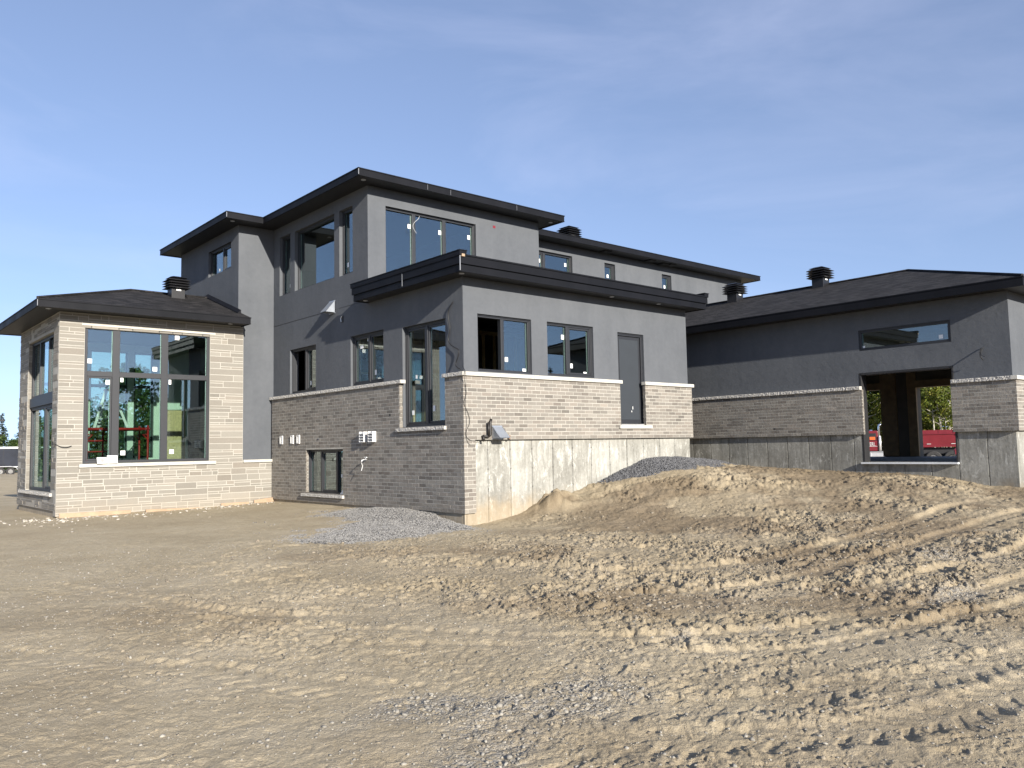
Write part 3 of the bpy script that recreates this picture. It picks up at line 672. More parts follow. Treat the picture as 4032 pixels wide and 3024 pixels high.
hg = [(-5.50, -3.42, -1, 3)]
mb = MB(); panel(mb, 'x', 9.7125, -6.756, 5.1, .15, 1.25, .078, hg); bricks(mb, 'x', 9.71, -6.808, 5.1, .15, 1.25, hg, rng)
panel(mb, 'y', -6.8375, 9.7125, 17.03, .15, 1.25, .078, []); bricks(mb, 'y', -6.84, 9.71, 17.04, .15, 1.25, [], rng)
bricks(mb, 'y', -3.427, 9.712, 9.79, .15, 1.25, [], rng, L=.5, depth=.006)
mb.build('brick_wall', [M['mortar'], M['brick']], H)
# sunroom stone
mb = MB(); hst = [SW]
panel(mb, 'y', 8.733, -5.456, -.92, -.25, 3.47, .24, hst, mi_in=2); panel(mb, 'y', 8.733, -5.456, -.004, -1.42, -.25, .24, [], mi_in=2)
panel(mb, 'x', -5.455, 8.973, 13.30, -1.30, 3.47, .34, [SWW], mi_in=2)
ashlar(mb, 'y', 8.73, -5.46, -.92, -.25, 3.44, hst, rng); ashlar(mb, 'y', 8.73, -5.46, -.006, -1.40, -.25, [], rng)
ashlar(mb, 'x', -5.46, 8.785, 13.30, -1.28, 3.44, [(9.28, 12.24, -.88, 3.05)], rng, rough=.007)
ashlar(mb, 'y', 12.205, -5.455, -5.36, -.86, 3.05, [], rng, depth=.01)
mb.build('stone_wall', [M['mortar'], M['stone'], M['drywall']], H)

# stone bands and sills
def band(axis, plane, u0, u1, d0, z0, z1, rough, name='stone_band', d1=.0):
    mb = MB()
    if rough: rockband(mb, axis, plane, u0, u1, d0, d1, z0, z1, rng)
    else:
        u = u0
        while u < u1 - .01:
            e = min(u1, u + rng.uniform(.85, 1.0));
            if u1 - e < .3: e = u1
            pbox(mb, axis, plane, u, e - (.004 if e < u1 else 0), d0 + rng.uniform(0, .002), d1, z0, z1); u = e
    mb.build(name, M['rockface' if rough else 'band'], H, bevel=0 if rough else .004)
band('x', 0, 2.11, 8.80, -.135, 1.452, 1.53, True); band('x', 0, -.06, .57, -.135, 1.452, 1.53, True)
band('y', 0, -.135, 4.63, -.135, 1.451, 1.531, False); band('y', 0, 5.46, 7.39, -.135, 1.451, 1.531, False)
band('x', 9.8, -3.39, 5.1, -.135, 1.252, 1.335, True); band('x', 9.8, -6.82, -5.52, -.135, 1.252, 1.335, True); band('y', -6.75, 9.66, 17.06, -.135, 1.251, 1.336, False)
band('x', 0, .49, 2.30, -.15, .388, .462, True, 'window_sill', .03); band('x', 0, 4.68, 6.85, -.15, -1.155, -1.08, True, 'window_sill', .03)
band('y', 0, 4.50, 5.67, -.14, .39, .468, False, 'door_sill', .05)
band('y', 8.82, -4.98, -1.67, -.15, -.285, -.205, False, 'window_sill', .02); band('y', 8.82, -.915, -.002, -.14, -.272, -.198, False)
band('x', -5.46, 9.15, 12.87, -.05, -.965, -.885, True, 'window_sill', .2)
mb = MB(); pbox(mb, 'y', 8.73, -4.97, -1.70, -.012, .05, 3.172, 3.222); mb.build('lintel', M['band'], H)
mb = MB(); pbox(mb, 'x', 9.8, -5.56, -3.32, -.10, .24, -.575, -.535); mb.build('door_sill', M['sill'], H)

# ---- windows
def window(axis, plane, rect, rec, cols=(), rows=None, open_=(), sash=(), stick=(), fw=.055, mw=.075, name='window', labels=()):
    u0, u1, z0, z1 = rect; mb = MB(); g = .004
    a, b, c, d = u0 + g, u1 - g, z0 + g, z1 - g; D0, D1 = rec, rec + .10
    pbox(mb, axis, plane, a, b, D0, D1, d - fw, d); pbox(mb, axis, plane, a, b, D0, D1, c, c + fw)
    pbox(mb, axis, plane, a, a + fw, D0, D1, c + fw, d - fw); pbox(mb, axis, plane, b - fw, b, D0, D1, c + fw, d - fw)
    # brick mould step and drip cap
    pbox(mb, axis, plane, a, b, D0 - .018, D0, d - .022, d); pbox(mb, axis, plane, a, a + .02, D0 - .012, D0, c, d - .022); pbox(mb, axis, plane, b - .02, b, D0 - .012, D0, c, d - .022); pbox(mb, axis, plane, a + .02, b - .02, D0 - .012, D0, c, c + .02)
    us = [a + fw] + [x for m in cols for x in (m - mw / 2, m + mw / 2)] + [b - fw]
    for m in cols: pbox(mb, axis, plane, m - mw / 2, m + mw / 2, D0 - .006, D1, c + fw, d - fw)
    cells = []
    for i in range(0, len(us), 2):
        zs = [c + fw] + [x for m in (rows or ()) for x in (m - mw * .38, m + mw * .38)] + [d - fw]
        for m in (rows or ()): pbox(mb, axis, plane, us[i], us[i + 1], D0 - .003, D1, m - mw * .38, m + mw * .38)
        for j in range(0, len(zs), 2): cells.append((us[i], us[i + 1], zs[j], zs[j + 1]))
    o = mb.build(name, M['frame'], H, bevel=.004)
    for i, (p, q, r_, s_) in enumerate(cells):
        if i in open_: continue
        if i in sash:
            mb = MB(); w = .045; e0, e1 = D0 + .012, D0 + .075
            pbox(mb, axis, plane, p + .004, q - .004, e0, e1, s_ - w, s_ - .004); pbox(mb, axis, plane, p + .004, q - .004, e0, e1, r_ + .004, r_ + w)
            pbox(mb, axis, plane, p + .004, p + w, e0, e1, r_ + w, s_ - w); pbox(mb, axis, plane, q - w, q - .004, e0, e1, r_ + w, s_ - w)
            mb.build('sash', M['frame'], o, bevel=.003); p, q, r_, s_ = p + w, q - w, r_ + w, s_ - w
        mb = MB(); pbox(mb, axis, plane, p, q, D0 + .045, D0 + .053, r_, s_); mb.build('pane', M['glass'], o)
        mb = MB()      # pale spacer bar of the sealed unit
        for ar in ((q - .012, q, r_, s_),): pbox(mb, axis, plane, ar[0], ar[1], D0 + .056, D0 + .066, ar[2], ar[3])
        mb.build('spacer', M['alu'], o)
    for (u, z, w, h) in stick:
        mb = MB(); pbox(mb, axis, plane, u - w / 2, u + w / 2, D0 + .040, D0 + .043, z - h / 2, z + h / 2); mb.build('sticker', M['paper'], o)
    return o
q = .085
window('x', 0, W3, .07, [6.98], open_=(1,), sash=(0,), stick=[(6.78, 1.80, .06, .12)], mw=.085)
window('x', 0, W4, .07, [3.74], sash=(0, 1), stick=[(4.16, 2.48, .14, .075), (3.53, 1.82, .075, .12), (3.86, 2.63, .06, .08)])
window('x', 0, WT, .08, [1.40], sash=(0, 1), stick=[(2.0, .80, .08, .10), (1.21, .86, .08, .12), (1.86, 1.58, .06, .08)], mw=.09)
window('x', 0, W5, .02, [5.22, 6.03], sash=(1,), stick=[(5.06, -.62, .06, .08)])
window('x', 0, UN1, .10, [], stick=[(8.05, 4.62, .06, .10)], fw=.06); window('x', 0, UB, .10, [], fw=.05, stick=[(5.45, 4.5, .06, .10)]); window('x', 0, UN2, .10, [], fw=.06, stick=[(4.85, 4.62, .07, .12)])
window('x', -1.033, UL, .08, [10.10], fw=.05, sash=(0,), stick=[(10.5, 5.36, .06, .08)])
window('y', 0, S1, .06, [1.08], open_=(0,), stick=[(1.22, 1.86, q, q * 1.15), (1.72, 1.655, .10, .06)], mw=.085)
window('y', 0, S2, .06, [3.01], sash=(1,), stick=[(2.90, 2.46, q, q * 1.2), (3.16, 1.82, q, q * 1.2), (3.60, 1.67, .10, .06)], mw=.09)
window('y', 3.67, US, .08, [1.37, 2.31], stick=[(1.26, 5.55, q, .11), (2.20, 5.54, q, .11), (3.14, 5.56, q, .11)], mw=.10)
window('y', 5.1, RW[0], .08, [7.17], sash=(0,), stick=[(7.00, 5.73, q, .11), (8.13, 5.74, q, .11)], mw=.09)
window('y', 5.1, RW[1], .08, [], sash=(0,), stick=[(10.10, 5.62, q, .11)]); window('y', 5.1, RW[2], .08, [], sash=(0,), stick=[(13.08, 5.60, q, .11)])
window('x', 9.8, GW, .02, [], stick=[(-5.30, 2.36, .09, .09), (-3.47, 2.29, .06, .1)], fw=.065)
window('y', 8.73, SW, .03, [-4.17, -3.0], rows=[2.0], sash=(0,), fw=.07, mw=.17, stick=[(-4.77, 2.31, .11, .11), (-4.34, 1.80, .11, .11), (-3.23, 2.18, .11, .11), (-4.02, 1.97 - .09, .07, .12), (-2.68, 3.03, .11, .11), (-2.85, 1.96 - .10, .06, .12), (-3.97, .05, .11, .11), (-2.79, .06, .11, .11)])
# west window wall of the sunroom: three lights over a glazed door and a fixed pane, set deep
o = window('x', -5.36, (9.30, 12.20, 1.55, 3.045), .0, [10.25, 11.25], fw=.06, mw=.07)
o = window('x', -5.36, (9.30, 12.20, -.875, 1.30), .0, [10.55], sash=(0,), fw=.07, mw=.16)
mb = MB(); pbox(mb, 'x', -5.38, 9.305, 12.195, -.03, .14, 1.305, 1.545); mb.build('transom_panel', M['frame'], H, bevel=.004)
# north windows seen through the room
for a, b in ((-5.1, -3.80), (-3.70, -2.67), (-2.50, -1.92)): window('y', 13.06, (a, b, -.10, 3.09), .08, [], rows=[2.05], fw=.03 if a < -2.6 else .05, mw=.11)
mb = MB(); panel(mb, 'y', 13.06, -5.12, 2.0, -1.5, 3.46, .24, [(-5.1, -3.80, -.10, 3.09), (-3.70, -2.67, -.10, 3.09), (-2.50, -1.92, -.10, 3.09)], 0, 1); mb.build('interior_wall', [M['drywall'], M['stucco']], H)

# door
mb = MB(); u0, u1, z0, z1 = SD
for a in ((u0 + .004, u1 - .004, z1 - .065, z1 - .004), (u0 + .004, u0 + .06, z0, z1 - .065), (u1 - .06, u1 - .004, z0, z1 - .065)): pbox(mb, 'y', 0, a[0], a[1], .05, .17, a[2], a[3])
pbox(mb, 'y', 0, u0, u1, .035, .05, z1 - .03, z1 - .004)
dr = mb.build('door', M['frame'], H, bevel=.004)
mb = MB(); pbox(mb, 'y', 0, u0 + .064, u1 - .064, .085, .13, z0 + .04, z1 - .07); mb.build('door_frame_leaf', M['frame'], dr, bevel=.003)
mb = MB(); pbox(mb, 'y', 0, u0 + .13, u1 - .13, .078, .084, z0 + .13, z1 - .15); mb.build('door_panel', M['door'], dr, bevel=.003)
mb = MB(); pbox(mb, 'y', 0, u0 + .02, u1 - .02, -.03, .12, z0 - .008, z0 + .022); mb.build('threshold', M['alu'], dr)
mb = MB(); pbox(mb, 'y', 0, 5.19, 5.21, .070, .077, .86, .93); pbox(mb, 'y', 0, 5.15, 5.17, .070, .077, .79, .83); mb.build('smudge', M['white'], dr)

# garage opening lining, posts and lintels
mb = MB()
pbox(mb, 'x', 9.8, -3.385, -3.335, -.004, .26, -.53, 1.66); pbox(mb, 'x', 9.8, -5.548, -5.51, -.02, .26, -.53, 1.66); pbox(mb, 'x', 9.8, -5.51, -3.385, -.01, .26, 1.61, 1.66)
mb.build('door_frame', M['dark'], H, bevel=.004)
mb = MB()
for y0, y1, z0, z1 in ((-1.16, -.66, -.53, 3.2), (-1.80, -1.52, -.53, 3.2), (-4.6, -4.36, -.53, 3.2), (1.9, 2.15, -.53, 3.2), (-4.36, -1.80, 1.64, 1.86), (-.66, 1.9, 1.64, 1.86)): mb.box(16.62, 16.699, y0, y1, z0, z1)
mb.build('lumber_frame', M['lumber'], H)
mb = MB(); mb.box(9.86, 17.2, -6.5, 5.1, -1.0, -.545); mb.build('garage_floor', M['slab'], H)
mb = MB(); mb.box(10.05, 16.7, -6.5, 5.1, 2.9, 3.0); mb.build('ceiling', M['inside'], H)

# interior floors, ceilings, partitions
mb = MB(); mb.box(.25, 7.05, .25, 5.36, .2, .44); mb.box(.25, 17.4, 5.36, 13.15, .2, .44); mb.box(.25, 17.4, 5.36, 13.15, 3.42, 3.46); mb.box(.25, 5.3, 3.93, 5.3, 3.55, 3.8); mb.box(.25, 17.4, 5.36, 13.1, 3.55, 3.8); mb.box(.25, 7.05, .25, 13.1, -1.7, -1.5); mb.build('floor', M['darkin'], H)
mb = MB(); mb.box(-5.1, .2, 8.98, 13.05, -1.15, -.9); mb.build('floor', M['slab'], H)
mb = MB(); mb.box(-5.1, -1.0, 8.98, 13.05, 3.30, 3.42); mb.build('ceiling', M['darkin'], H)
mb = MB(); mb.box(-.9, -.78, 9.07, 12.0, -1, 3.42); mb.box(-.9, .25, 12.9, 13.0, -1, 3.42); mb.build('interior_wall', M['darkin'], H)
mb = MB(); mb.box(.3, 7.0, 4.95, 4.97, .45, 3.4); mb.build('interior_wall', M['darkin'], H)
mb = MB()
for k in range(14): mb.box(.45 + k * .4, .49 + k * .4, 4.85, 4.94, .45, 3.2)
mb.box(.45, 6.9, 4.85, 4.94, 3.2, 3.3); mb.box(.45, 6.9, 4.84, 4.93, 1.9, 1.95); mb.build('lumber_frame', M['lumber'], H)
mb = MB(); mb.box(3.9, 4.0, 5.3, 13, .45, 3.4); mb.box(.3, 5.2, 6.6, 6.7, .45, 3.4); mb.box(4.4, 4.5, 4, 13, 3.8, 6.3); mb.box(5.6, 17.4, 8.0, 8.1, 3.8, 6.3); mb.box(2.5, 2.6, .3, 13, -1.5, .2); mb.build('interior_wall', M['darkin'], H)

# ---- roofs
UP = [(-.574, 3.10), (6.03, 3.10), (6.03, 4.525), (18.15, 4.525), (18.15, 13.66), (-1.607, 13.66), (-1.607, 8.245), (-.574, 8.245)]
def roof_trim(poly, zs, zf, root, sof=True, lights=()):
    mb = MB(); ring(mb, poly, offset(poly, -.03), zs, zf); ring(mb, offset(poly, .014), offset(poly, -.01), zf - .012, zf + .012); ring(mb, offset(poly, .006), offset(poly, .0005), zs - .003, zs + .018)
    mb.build('fascia', M['trim'], root)
    mb = MB(); gon(mb, offset(poly, -.031), zs + .015, False); gon(mb, offset(poly, -.031), zs + .03, True); mb.build('soffit', M['soffit'], root)
def pot(x, y, z, r=.055, root=None):
    mb = MB(); mb.tube([(x, y, z - .006), (x, y, z + .004)], r, 16); mb.build('soffit_light', M['alu'], root)
def sofvent(x, y, z, root):
    mb = MB(); mb.box(x - .16, x + .16, y - .13, y + .13, z - .03, z + .01)
    for k in range(4): mb.box(x - .13, x + .13, y - .10 + k * .055, y - .07 + k * .055, z - .045, z - .03)
    mb.build('soffit_vent', M['blacktin'], root, bevel=.004)
mb = MB(); p0, p1 = offset(UP, .01), offset(UP, -.75)
for i in range(8):
    k = (i + 1) % 8; mb.quad([(*p0[i], ZF + .008), (*p0[k], ZF + .008), (*p1[k], 6.60), (*p1[i], 6.60)])
gon(mb, p1, 6.60); up = mb.build('roof', M['shingle'], H)
roof_trim(UP, ZS, ZF, up)
for x, y in ((-.28, 3.38), (-1.32, 8.55), (5.80, 3.42)): pot(x, y, ZS + .012, .06, up)
for x, y in ((9.64, 4.86), (11.88, 4.86), (12.67, 4.92), (13.0, 4.84)): sofvent(x, y, ZS + .012, up)
# flat roof with parapet over the near block
PA = [(-.40, -.46), (7.58, -.46), (7.58, 5.05), (5.62, 5.05), (5.62, 3.66), (-.40, 3.66)]
mb = MB(); gon(mb, offset(PA, -.05), 3.66); pr = mb.build('flat_roof', M['dark'], H)
mb = MB(); ring(mb, PA, offset(PA, -.03), 3.46, 3.595); ring(mb, offset(PA, -.012), offset(PA, -.03), 3.595, 3.612); ring(mb, offset(PA, .03), offset(PA, -.04), 3.612, 3.77)
ring(mb, offset(PA, .05), offset(PA, -.06), 3.77, 3.80)
mb.box(-.452, -.28, -.512, 3.712, 3.80, 3.862); mb.box(-.463, -.27, -.523, 3.722, 3.862, 3.878); mb.box(7.46, 7.632, -.512, 5.0, 3.80, 3.862); mb.box(7.45, 7.643, -.523, 5.0, 3.862, 3.878)
mb.build('fascia', M['trim'], pr)
mb = MB(); gon(mb, offset(PA, -.031), 3.475, False); gon(mb, offset(PA, -.031), 3.49, True); mb.build('soffit', M['soffit'], pr)
for x, y in ((-.2, -.24), (-.2, 3.45), (4.23, -.23), (5.94, -.23)): pot(x, y, 3.473, .055, pr)
mb = MB(); mb.box(-.405, -.335, -.53, -.47, 3.745, 3.768); mb.box(-.405, -.335, -.53, -.47, 3.772, 3.795); mb.build('wood_block', M['board'], pr)
for x in (1.35, 2.05, 4.25):
    mb = MB(); mb.box(x, x + .006, 3.0975, 3.0995, ZS + .01, ZF - .015); mb.build('fascia_joint', M['seam'], up)
# thin standing joints on the fascias
mb = MB()
for y in (1.55,): mb.box(-.436, -.428, y, y + .012, 3.48, 3.76)
for (x0, y0) in ((-.43, -.49),): mb.box(x0 - .004, x0 + .012, y0 - .004, y0 + .012, 3.47, 3.765)
mb.build('corner_trim', M['seam'], pr)
mb = MB(); mb.box(-.580, -.566, 3.094, 3.108, ZS + .003, ZF - .01); mb.box(-1.613, -1.599, 8.239, 8.253, ZS + .003, ZF - .01); mb.build('corner_trim', M['seam'], up)
# sunroom hip roof
SR = [(-6.05, 8.13), (-.97, 8.13), (-.97, 13.73), (-6.05, 13.73)]
def zt(d, z): return z + d / 3
mb = MB(); a, b, c, d = [(*p, 3.628) for p in offset(SR, .012)]; b = (-.97, b[1], b[2]); c = (-.97, c[1], c[2]); r1, r2 = (-3.25, 10.93, 4.56), (-.97, 10.93, 4.56)
mb.quad([a, b, r2, r1]); mb.quad([c, d, r1, r2]); mb.quad([d, a, r1]); mb.quad([b, c, r2]); sr = mb.build('roof', M['shingle'], H)
roof_trim(SR, 3.45, 3.62, sr); pot(-5.76, 8.45, 3.462, .06, sr); pot(-1.4, 8.45, 3.462, .06, sr)
mb = MB(); mb.box(-6.056, -6.044, 8.124, 8.136, 3.46, 3.61); mb.build('corner_trim', M['seam'], sr)
mb = MB(); mb.tube([(-6.05, 8.13, 3.65), (-3.25, 10.93, 4.58), (-1.04, 10.93, 4.58)], .035, 6); mb.build('ridge_cap', M['shingle'], sr)
mb = MB()
for k in range(12):
    y = 8.62 + k * .205; z = 3.63 + (y - 8.13) / 3; mb.hexa([(-1.13, y, z), (-1.036, y, z), (-1.036, y + .2, z + .067), (-1.13, y + .2, z + .067)], [(-1.13, y, z + .03), (-1.036, y, z + .11), (-1.036, y + .2, z + .177), (-1.13, y + .2, z + .097)])
mb.build('step_flashing', M['trim'], sr)
# garage hip roof
GR = [(9.31, -7.22), (17.41, -7.22), (17.41, 5.09), (9.31, 5.09)]
mb = MB(); a, b, c, d = [(*p, 3.392) for p in offset(GR, .012)]; c = (c[0], 5.09, c[2]); d = (d[0], 5.09, d[2]); r1, r2 = (13.36, -3.17, 4.735), (13.36, 5.09, 4.735)
mb.quad([a, b, r1]); mb.quad([b, c, r2, r1]); mb.quad([d, a, r1, r2]); gr = mb.build('roof', M['shingle'], H)
roof_trim(GR, 3.19, 3.385, gr)
mb = MB(); mb.tube([(9.31, -7.22, 3.41), (13.36, -3.17, 4.752), (13.36, 5.08, 4.752)], .035, 6); mb.tube([(17.41, -7.22, 3.41), (13.36, -3.17, 4.752)], .035, 6); mb.build('ridge_cap', M['shingle'], gr)

def roof_vent(x, y, z, root, s=1.0):
    mb = MB(); w = .185 * s; mb.box(x - w, x + w, y - w, y + w, z - .25, z + .34 * s); o = mb.build('roof_vent', M['blacktin'], root and H, bevel=.006)
    for k in range(4):
        a, b = .30 * s, .22 * s; zz = z + (.27 + k * .072) * s; mb = MB()
        mb.hexa([(x - a, y - a, zz), (x + a, y - a, zz), (x + a, y + a, zz), (x - a, y + a, zz)], [(x - b, y - b, zz + .045 * s), (x + b, y - b, zz + .045 * s), (x + b, y + b, zz + .045 * s), (x - b, y + b, zz + .045 * s)])
        mb.box(x - a, x + a, y - a, y + a, zz - .006, zz - .0005)
        mb.build('louvre', M['blacktin'], o)
    mb = MB(); zz = z + .56 * s; a, b = .24 * s, .12 * s
    mb.hexa([(x - a, y - a, zz), (x + a, y - a, zz), (x + a, y + a, zz), (x - a, y + a, zz)], [(x - b, y - b, zz + .05 * s), (x + b, y - b, zz + .05 * s), (x + b, y + b, zz + .05 * s), (x - b, y + b, zz + .05 * s)]); mb.build('cap', M['blacktin'], o)
    mb = MB(); mb.box(x - .06 * s, x + .07 * s, y - w - .004, y - w - .001, z + .19 * s, z + .235 * s); mb.build('sticker', M['paper'], o)
roof_vent(-2.13, 10.55, 4.40, H); roof_vent(13.2, -.62, 4.66, H); roof_vent(13.12, 2.35, 4.64, H); roof_vent(8.87, 5.75, 6.60, H)

# ---- wall fittings
def hood(axis, plane, u0, u1, z0, z1, dp, mat, name='exhaust_hood'):
    mb = MB(); t = .012
    f = lambda u, d, z: P3(axis, plane, u, d, z)
    for u in (u0, u1 - t):
        mb.hexa([f(u, 0, z0), f(u, -dp, z0), f(u, -.015, z1), f(u, 0, z1)] if axis == 'x' else [f(u, 0, z0), f(u, 0, z1), f(u, -.015, z1), f(u, -dp, z0)],
                [f(u + t, 0, z0), f(u + t, -dp, z0), f(u + t, -.015, z1), f(u + t, 0, z1)] if axis == 'x' else [f(u + t, 0, z0), f(u + t, 0, z1), f(u + t, -.015, z1), f(u + t, -dp, z0)])
    mb.quad([f(u0, -dp, z0), f(u1, -dp, z0), f(u1, -.015, z1), f(u0, -.015, z1)]); mb.quad([f(u0, -dp, z0 + t), f(u1, -dp, z0 + t), f(u1, -.015, z1 - t), f(u0, -.015, z1 - t)][::-1])
    pbox(mb, axis, plane, u0, u1, -.012, 0, z0 - .02, z1 + .02)
    pbox(mb, axis, plane, u0 + .02, u1 - .02, -dp * .55, -dp * .5, z0 + .01, z0 + .06)
    mb.build(name, mat, H)
hood('x', 0, 5.26, 5.56, 3.47, 3.76, .26, M['galv']); hood('y', -.09, .63, .90, .19, .43, .26, M['galv'])
mb = MB(); pbox(mb, 'x', 0, 4.84, 4.93, -.012, -.001, 3.16, 3.33); mb.build('wall_box', M['dark'], H, bevel=.004); mb = MB(); mb.tube([(-.02, 4.9, 3.32), (-.03, 4.93, 3.26), (-.02, 4.92, 3.18)], .012, 6); mb.build('wire_stub', M['alu'], H)
for y in (8.08, 7.43, 7.07):
    mb = MB(); yy, z = y, .32
    for a in ((yy - .075, yy + .075, z + .09, z + .115), (yy - .075, yy + .075, z - .115, z - .09), (yy - .075, yy - .052, z - .09, z + .09), (yy + .052, yy + .075, z - .09, z + .09)): pbox(mb, 'x', -.09, a[0], a[1], -.035, .0, a[2], a[3])
    g = mb.build('wall_grille', M['white'], H, bevel=.004)
    mb = MB()
    for k in range(7): pbox(mb, 'x', -.09, yy - .052, yy + .052, -.02, -.012, z - .085 + k * .026, z - .073 + k * .026)
    for k in range(3): pbox(mb, 'x', -.09, yy - .03 + k * .03 - .004, yy - .03 + k * .03 + .004, -.024, -.0205, z - .09, z + .09)
    pbox(mb, 'x', -.09, yy - .052, yy + .052, -.006, -.001, z - .09, z + .09); mb.build('mesh', M['alu'], g)
for y in (3.70, 3.31):
    mb = MB(); z = .305; pbox(mb, 'x', -.09, y - .105, y + .105, -.02, 0, z - .125, z + .125)
    for a in (y - .105, y + .087): pbox(mb, 'x', -.09, a, a + .018, -.10, -.02, z - .12, z + .125)
    v = mb.build('louvred_vent', M['white'], H, bevel=.003)
    for k in range(4):
        zz = z + .115 - k * .062; mb = MB(); f = lambda d, zq, u: P3('x', -.09, u, d, zq)
        mb.hexa([f(-.025, zz, y - .087), f(-.025, zz, y + .087), f(-.11, zz - .05, y + .087), f(-.11, zz - .05, y - .087)], [f(-.025, zz + .008, y - .087), f(-.025, zz + .008, y + .087), f(-.11, zz - .042, y + .087), f(-.11, zz - .042, y - .087)])
        mb.build('louvre', M['white'], v)
mb = MB(); mb.tube([(-.09, 3.62, -.22), (-.17, 3.62, -.215), (-.22, 3.62, -.235), (-.235, 3.62, -.28)], [.016, .014, .013, .016], 10); mb.tube([(-.12, 3.62, -.215), (-.12, 3.62, -.17)], .01, 8); fa = mb.build('faucet', M['alu'], H, smooth=True)
mb = MB(); mb.tube([(-.12, 3.57, -.168), (-.12, 3.67, -.168)], .014, 8); mb.tube([(-.235, 3.62, -.29), (-.20, 3.625, -.36), (-.23, 3.63, -.47)], .008, 6); mb.build('handle', M['white'], fa)
mb = MB(); pbox(mb, 'x', -.09, 2.585, 2.65, -.0015, .01, .745, .80); mb.build('brick_gap', M['dark'], H)
mb = MB(); pbox(mb, 'x', 9.71, -1.01, -.95, -.0015, .01, .33, .375); mb.build('brick_gap', M['dark'], H)
mb = MB(); mb.tube([(-.09, 6.0, .30), (-.105, 6.0, .30)], .02, 10); mb.build('pipe_plug', M['bluecar'], H)
# black gas pipe with elbows and brass stub
mb = MB(); mb.tube([(.37, -.05, .22), (.37, -.13, .235), (.38, -.145, .13)], .028, 8); mb.tube([(.36, -.14, .24), (.50, -.14, .225), (.55, -.14, .25), (.555, -.14, .52), (.585, -.13, .565), (.60, -.10, .57), (.60, -.05, .57)], .026, 8); mb.tube([(.49, -.16, .235), (.49, -.16, .52)], .024, 8)
mb.build('gas_pipe', M['pipe'], H, smooth=True)
mb = MB(); mb.tube([(1.05, -.05, .23), (1.05, -.13, .23), (1.055, -.15, .17)], .02, 8); mb.tube([(1.0, -.12, .235), (1.10, -.12, .235)], .012, 6); mb.build('pipe_stub', M['rust'], H)
def cab(pts, r, name='cable', mat='cable'):
    # smooth by one pass of corner cutting
    p = [Vector(q) for q in pts]
    for _ in range(2):
        q = [p[0]]
        for a, b in zip(p[:-1], p[1:]): q += [a * .75 + b * .25, a * .25 + b * .75]
        q.append(p[-1]); p = q
    mb = MB(); mb.tube(p, r, 6); mb.build(name, M[mat], H, smooth=True)
cab([(0.01, .32, 3.02), (-.03, .36, 2.95), (-.035, .47, 2.81), (-.03, .45, 2.62), (-.03, .39, 2.46), (-.03, .50, 2.22), (-.04, .33, 2.08), (-.05, .07, 1.99), (-.05, .12, 1.84), (-.05, .22, 1.70), (-.09, .10, 1.62), (-.15, -.09, 1.57)], .011)
cab([(-.05, -.03, 1.66), (-.10, -.16, 1.55), (-.12, -.16, 1.40), (-.05, -.12, 1.22), (-.02, -.11, 1.08), (-.11, -.11, .90), (.0, -.11, .72), (.07, -.11, .52), (-.06, -.11, .32), (-.03, -.11, .20), (.09, -.10, .14), (.35, -.10, .15)], .0045)
cab([(-.05, -.03, 1.64), (-.08, -.17, 1.52), (-.06, -.15, 1.36), (-.04, -.11, 1.1), (-.06, -.11, .8), (-.02, -.11, .5), (-.07, -.11, .28), (-.02, -.11, .12), (.06, -.10, .06)], .0035)
cab([(9.79, -6.16, 2.0), (9.70, -6.17, 1.91), (9.62, -6.19, 1.80), (9.70, -6.22, 1.72)], .010); cab([(9.79, -6.22, 2.02), (9.64, -6.18, 1.84), (9.60, -6.30, 1.78)], .006)
cab([(-5.47, 9.1, .35), (-5.52, 8.95, .27), (-5.50, 8.78, .30), (-5.40, 8.68, .22), (-5.25, 8.69, .20), (-5.15, 8.69, .24)], .008)
cab([(1.45, 3.6, 5.80), (1.42, 3.62, 5.72), (1.30, 3.64, 5.62), (1.26, 3.64, 5.50), (1.38, 3.64, 5.36)], .004, 'loose_wire', 'white')
mb = MB(); pbox(mb, 'y', 3.67, 3.88, 3.97, -.004, 0, 5.91, 5.98); mb.build('red_tape', M['red'], H)

# ------------------------------------------------------------------ loose things about the site
for (x0, x1, zt_, tilt, lab) in ((-5.39, -3.80, -1.345, -.02, 'longest tan formwork board, at the outer corner of the stone sunroom foot'), (-3.44, -2.01, -1.375, -.03, 'tan formwork board half buried below the middle of the stone sunroom wall'),
                            (-1.53, -.77, -1.335, .0, 'tan formwork board below the right end of the stone sunroom wall'), (-.62, -.06, -1.30, .05, 'short tan formwork board in the corner where stone meets brick wall')):
    mb = MB(); e = tilt
    mb.hexa([(x0, 8.655, -1.55), (x1, 8.655, -1.55), (x1, 8.70, -1.55), (x0, 8.70, -1.55)], [(x0, 8.655, zt_), (x1, 8.655, zt_ + e), (x1, 8.70, zt_ + e), (x0, 8.70, zt_)])
    tag(mb.build('formwork_board', M['board'], bevel=.004), lab, 'board', 'boards along the sunroom foot')
def lean(name, label, x, w, h, y, z, tilt, rz, detail_):
    e = empty(name, (x, y, z), rz, label, 'vent cover', 'vent covers on the sunroom sill'); e.rotation_euler = (tilt, 0, rz)
    mb = MB(); mb.box(-w / 2, w / 2, -.02, 0, 0, h); mb.build('plate', M['white'], e, bevel=.006); detail_(e, w, h)
def lv(e, w, h):
    for k in range(4):
        mb = MB(); z = .035 + k * (h - .05) / 4; mb.hexa([(-w * .38, -.045, z), (w * .38, -.045, z), (w * .38, -.02, z), (-w * .38, -.02, z)], [(-w * .38, -.022, z + .035), (w * .38, -.022, z + .035), (w * .38, -.0201, z + .036), (-w * .38, -.0201, z + .036)]); mb.build('louvre', M['white'], e)
        mb = MB(); mb.box(-w * .36, w * .36, -.0235, -.0205, z - .012, z - .002); mb.build('slot', M['dark'], e)
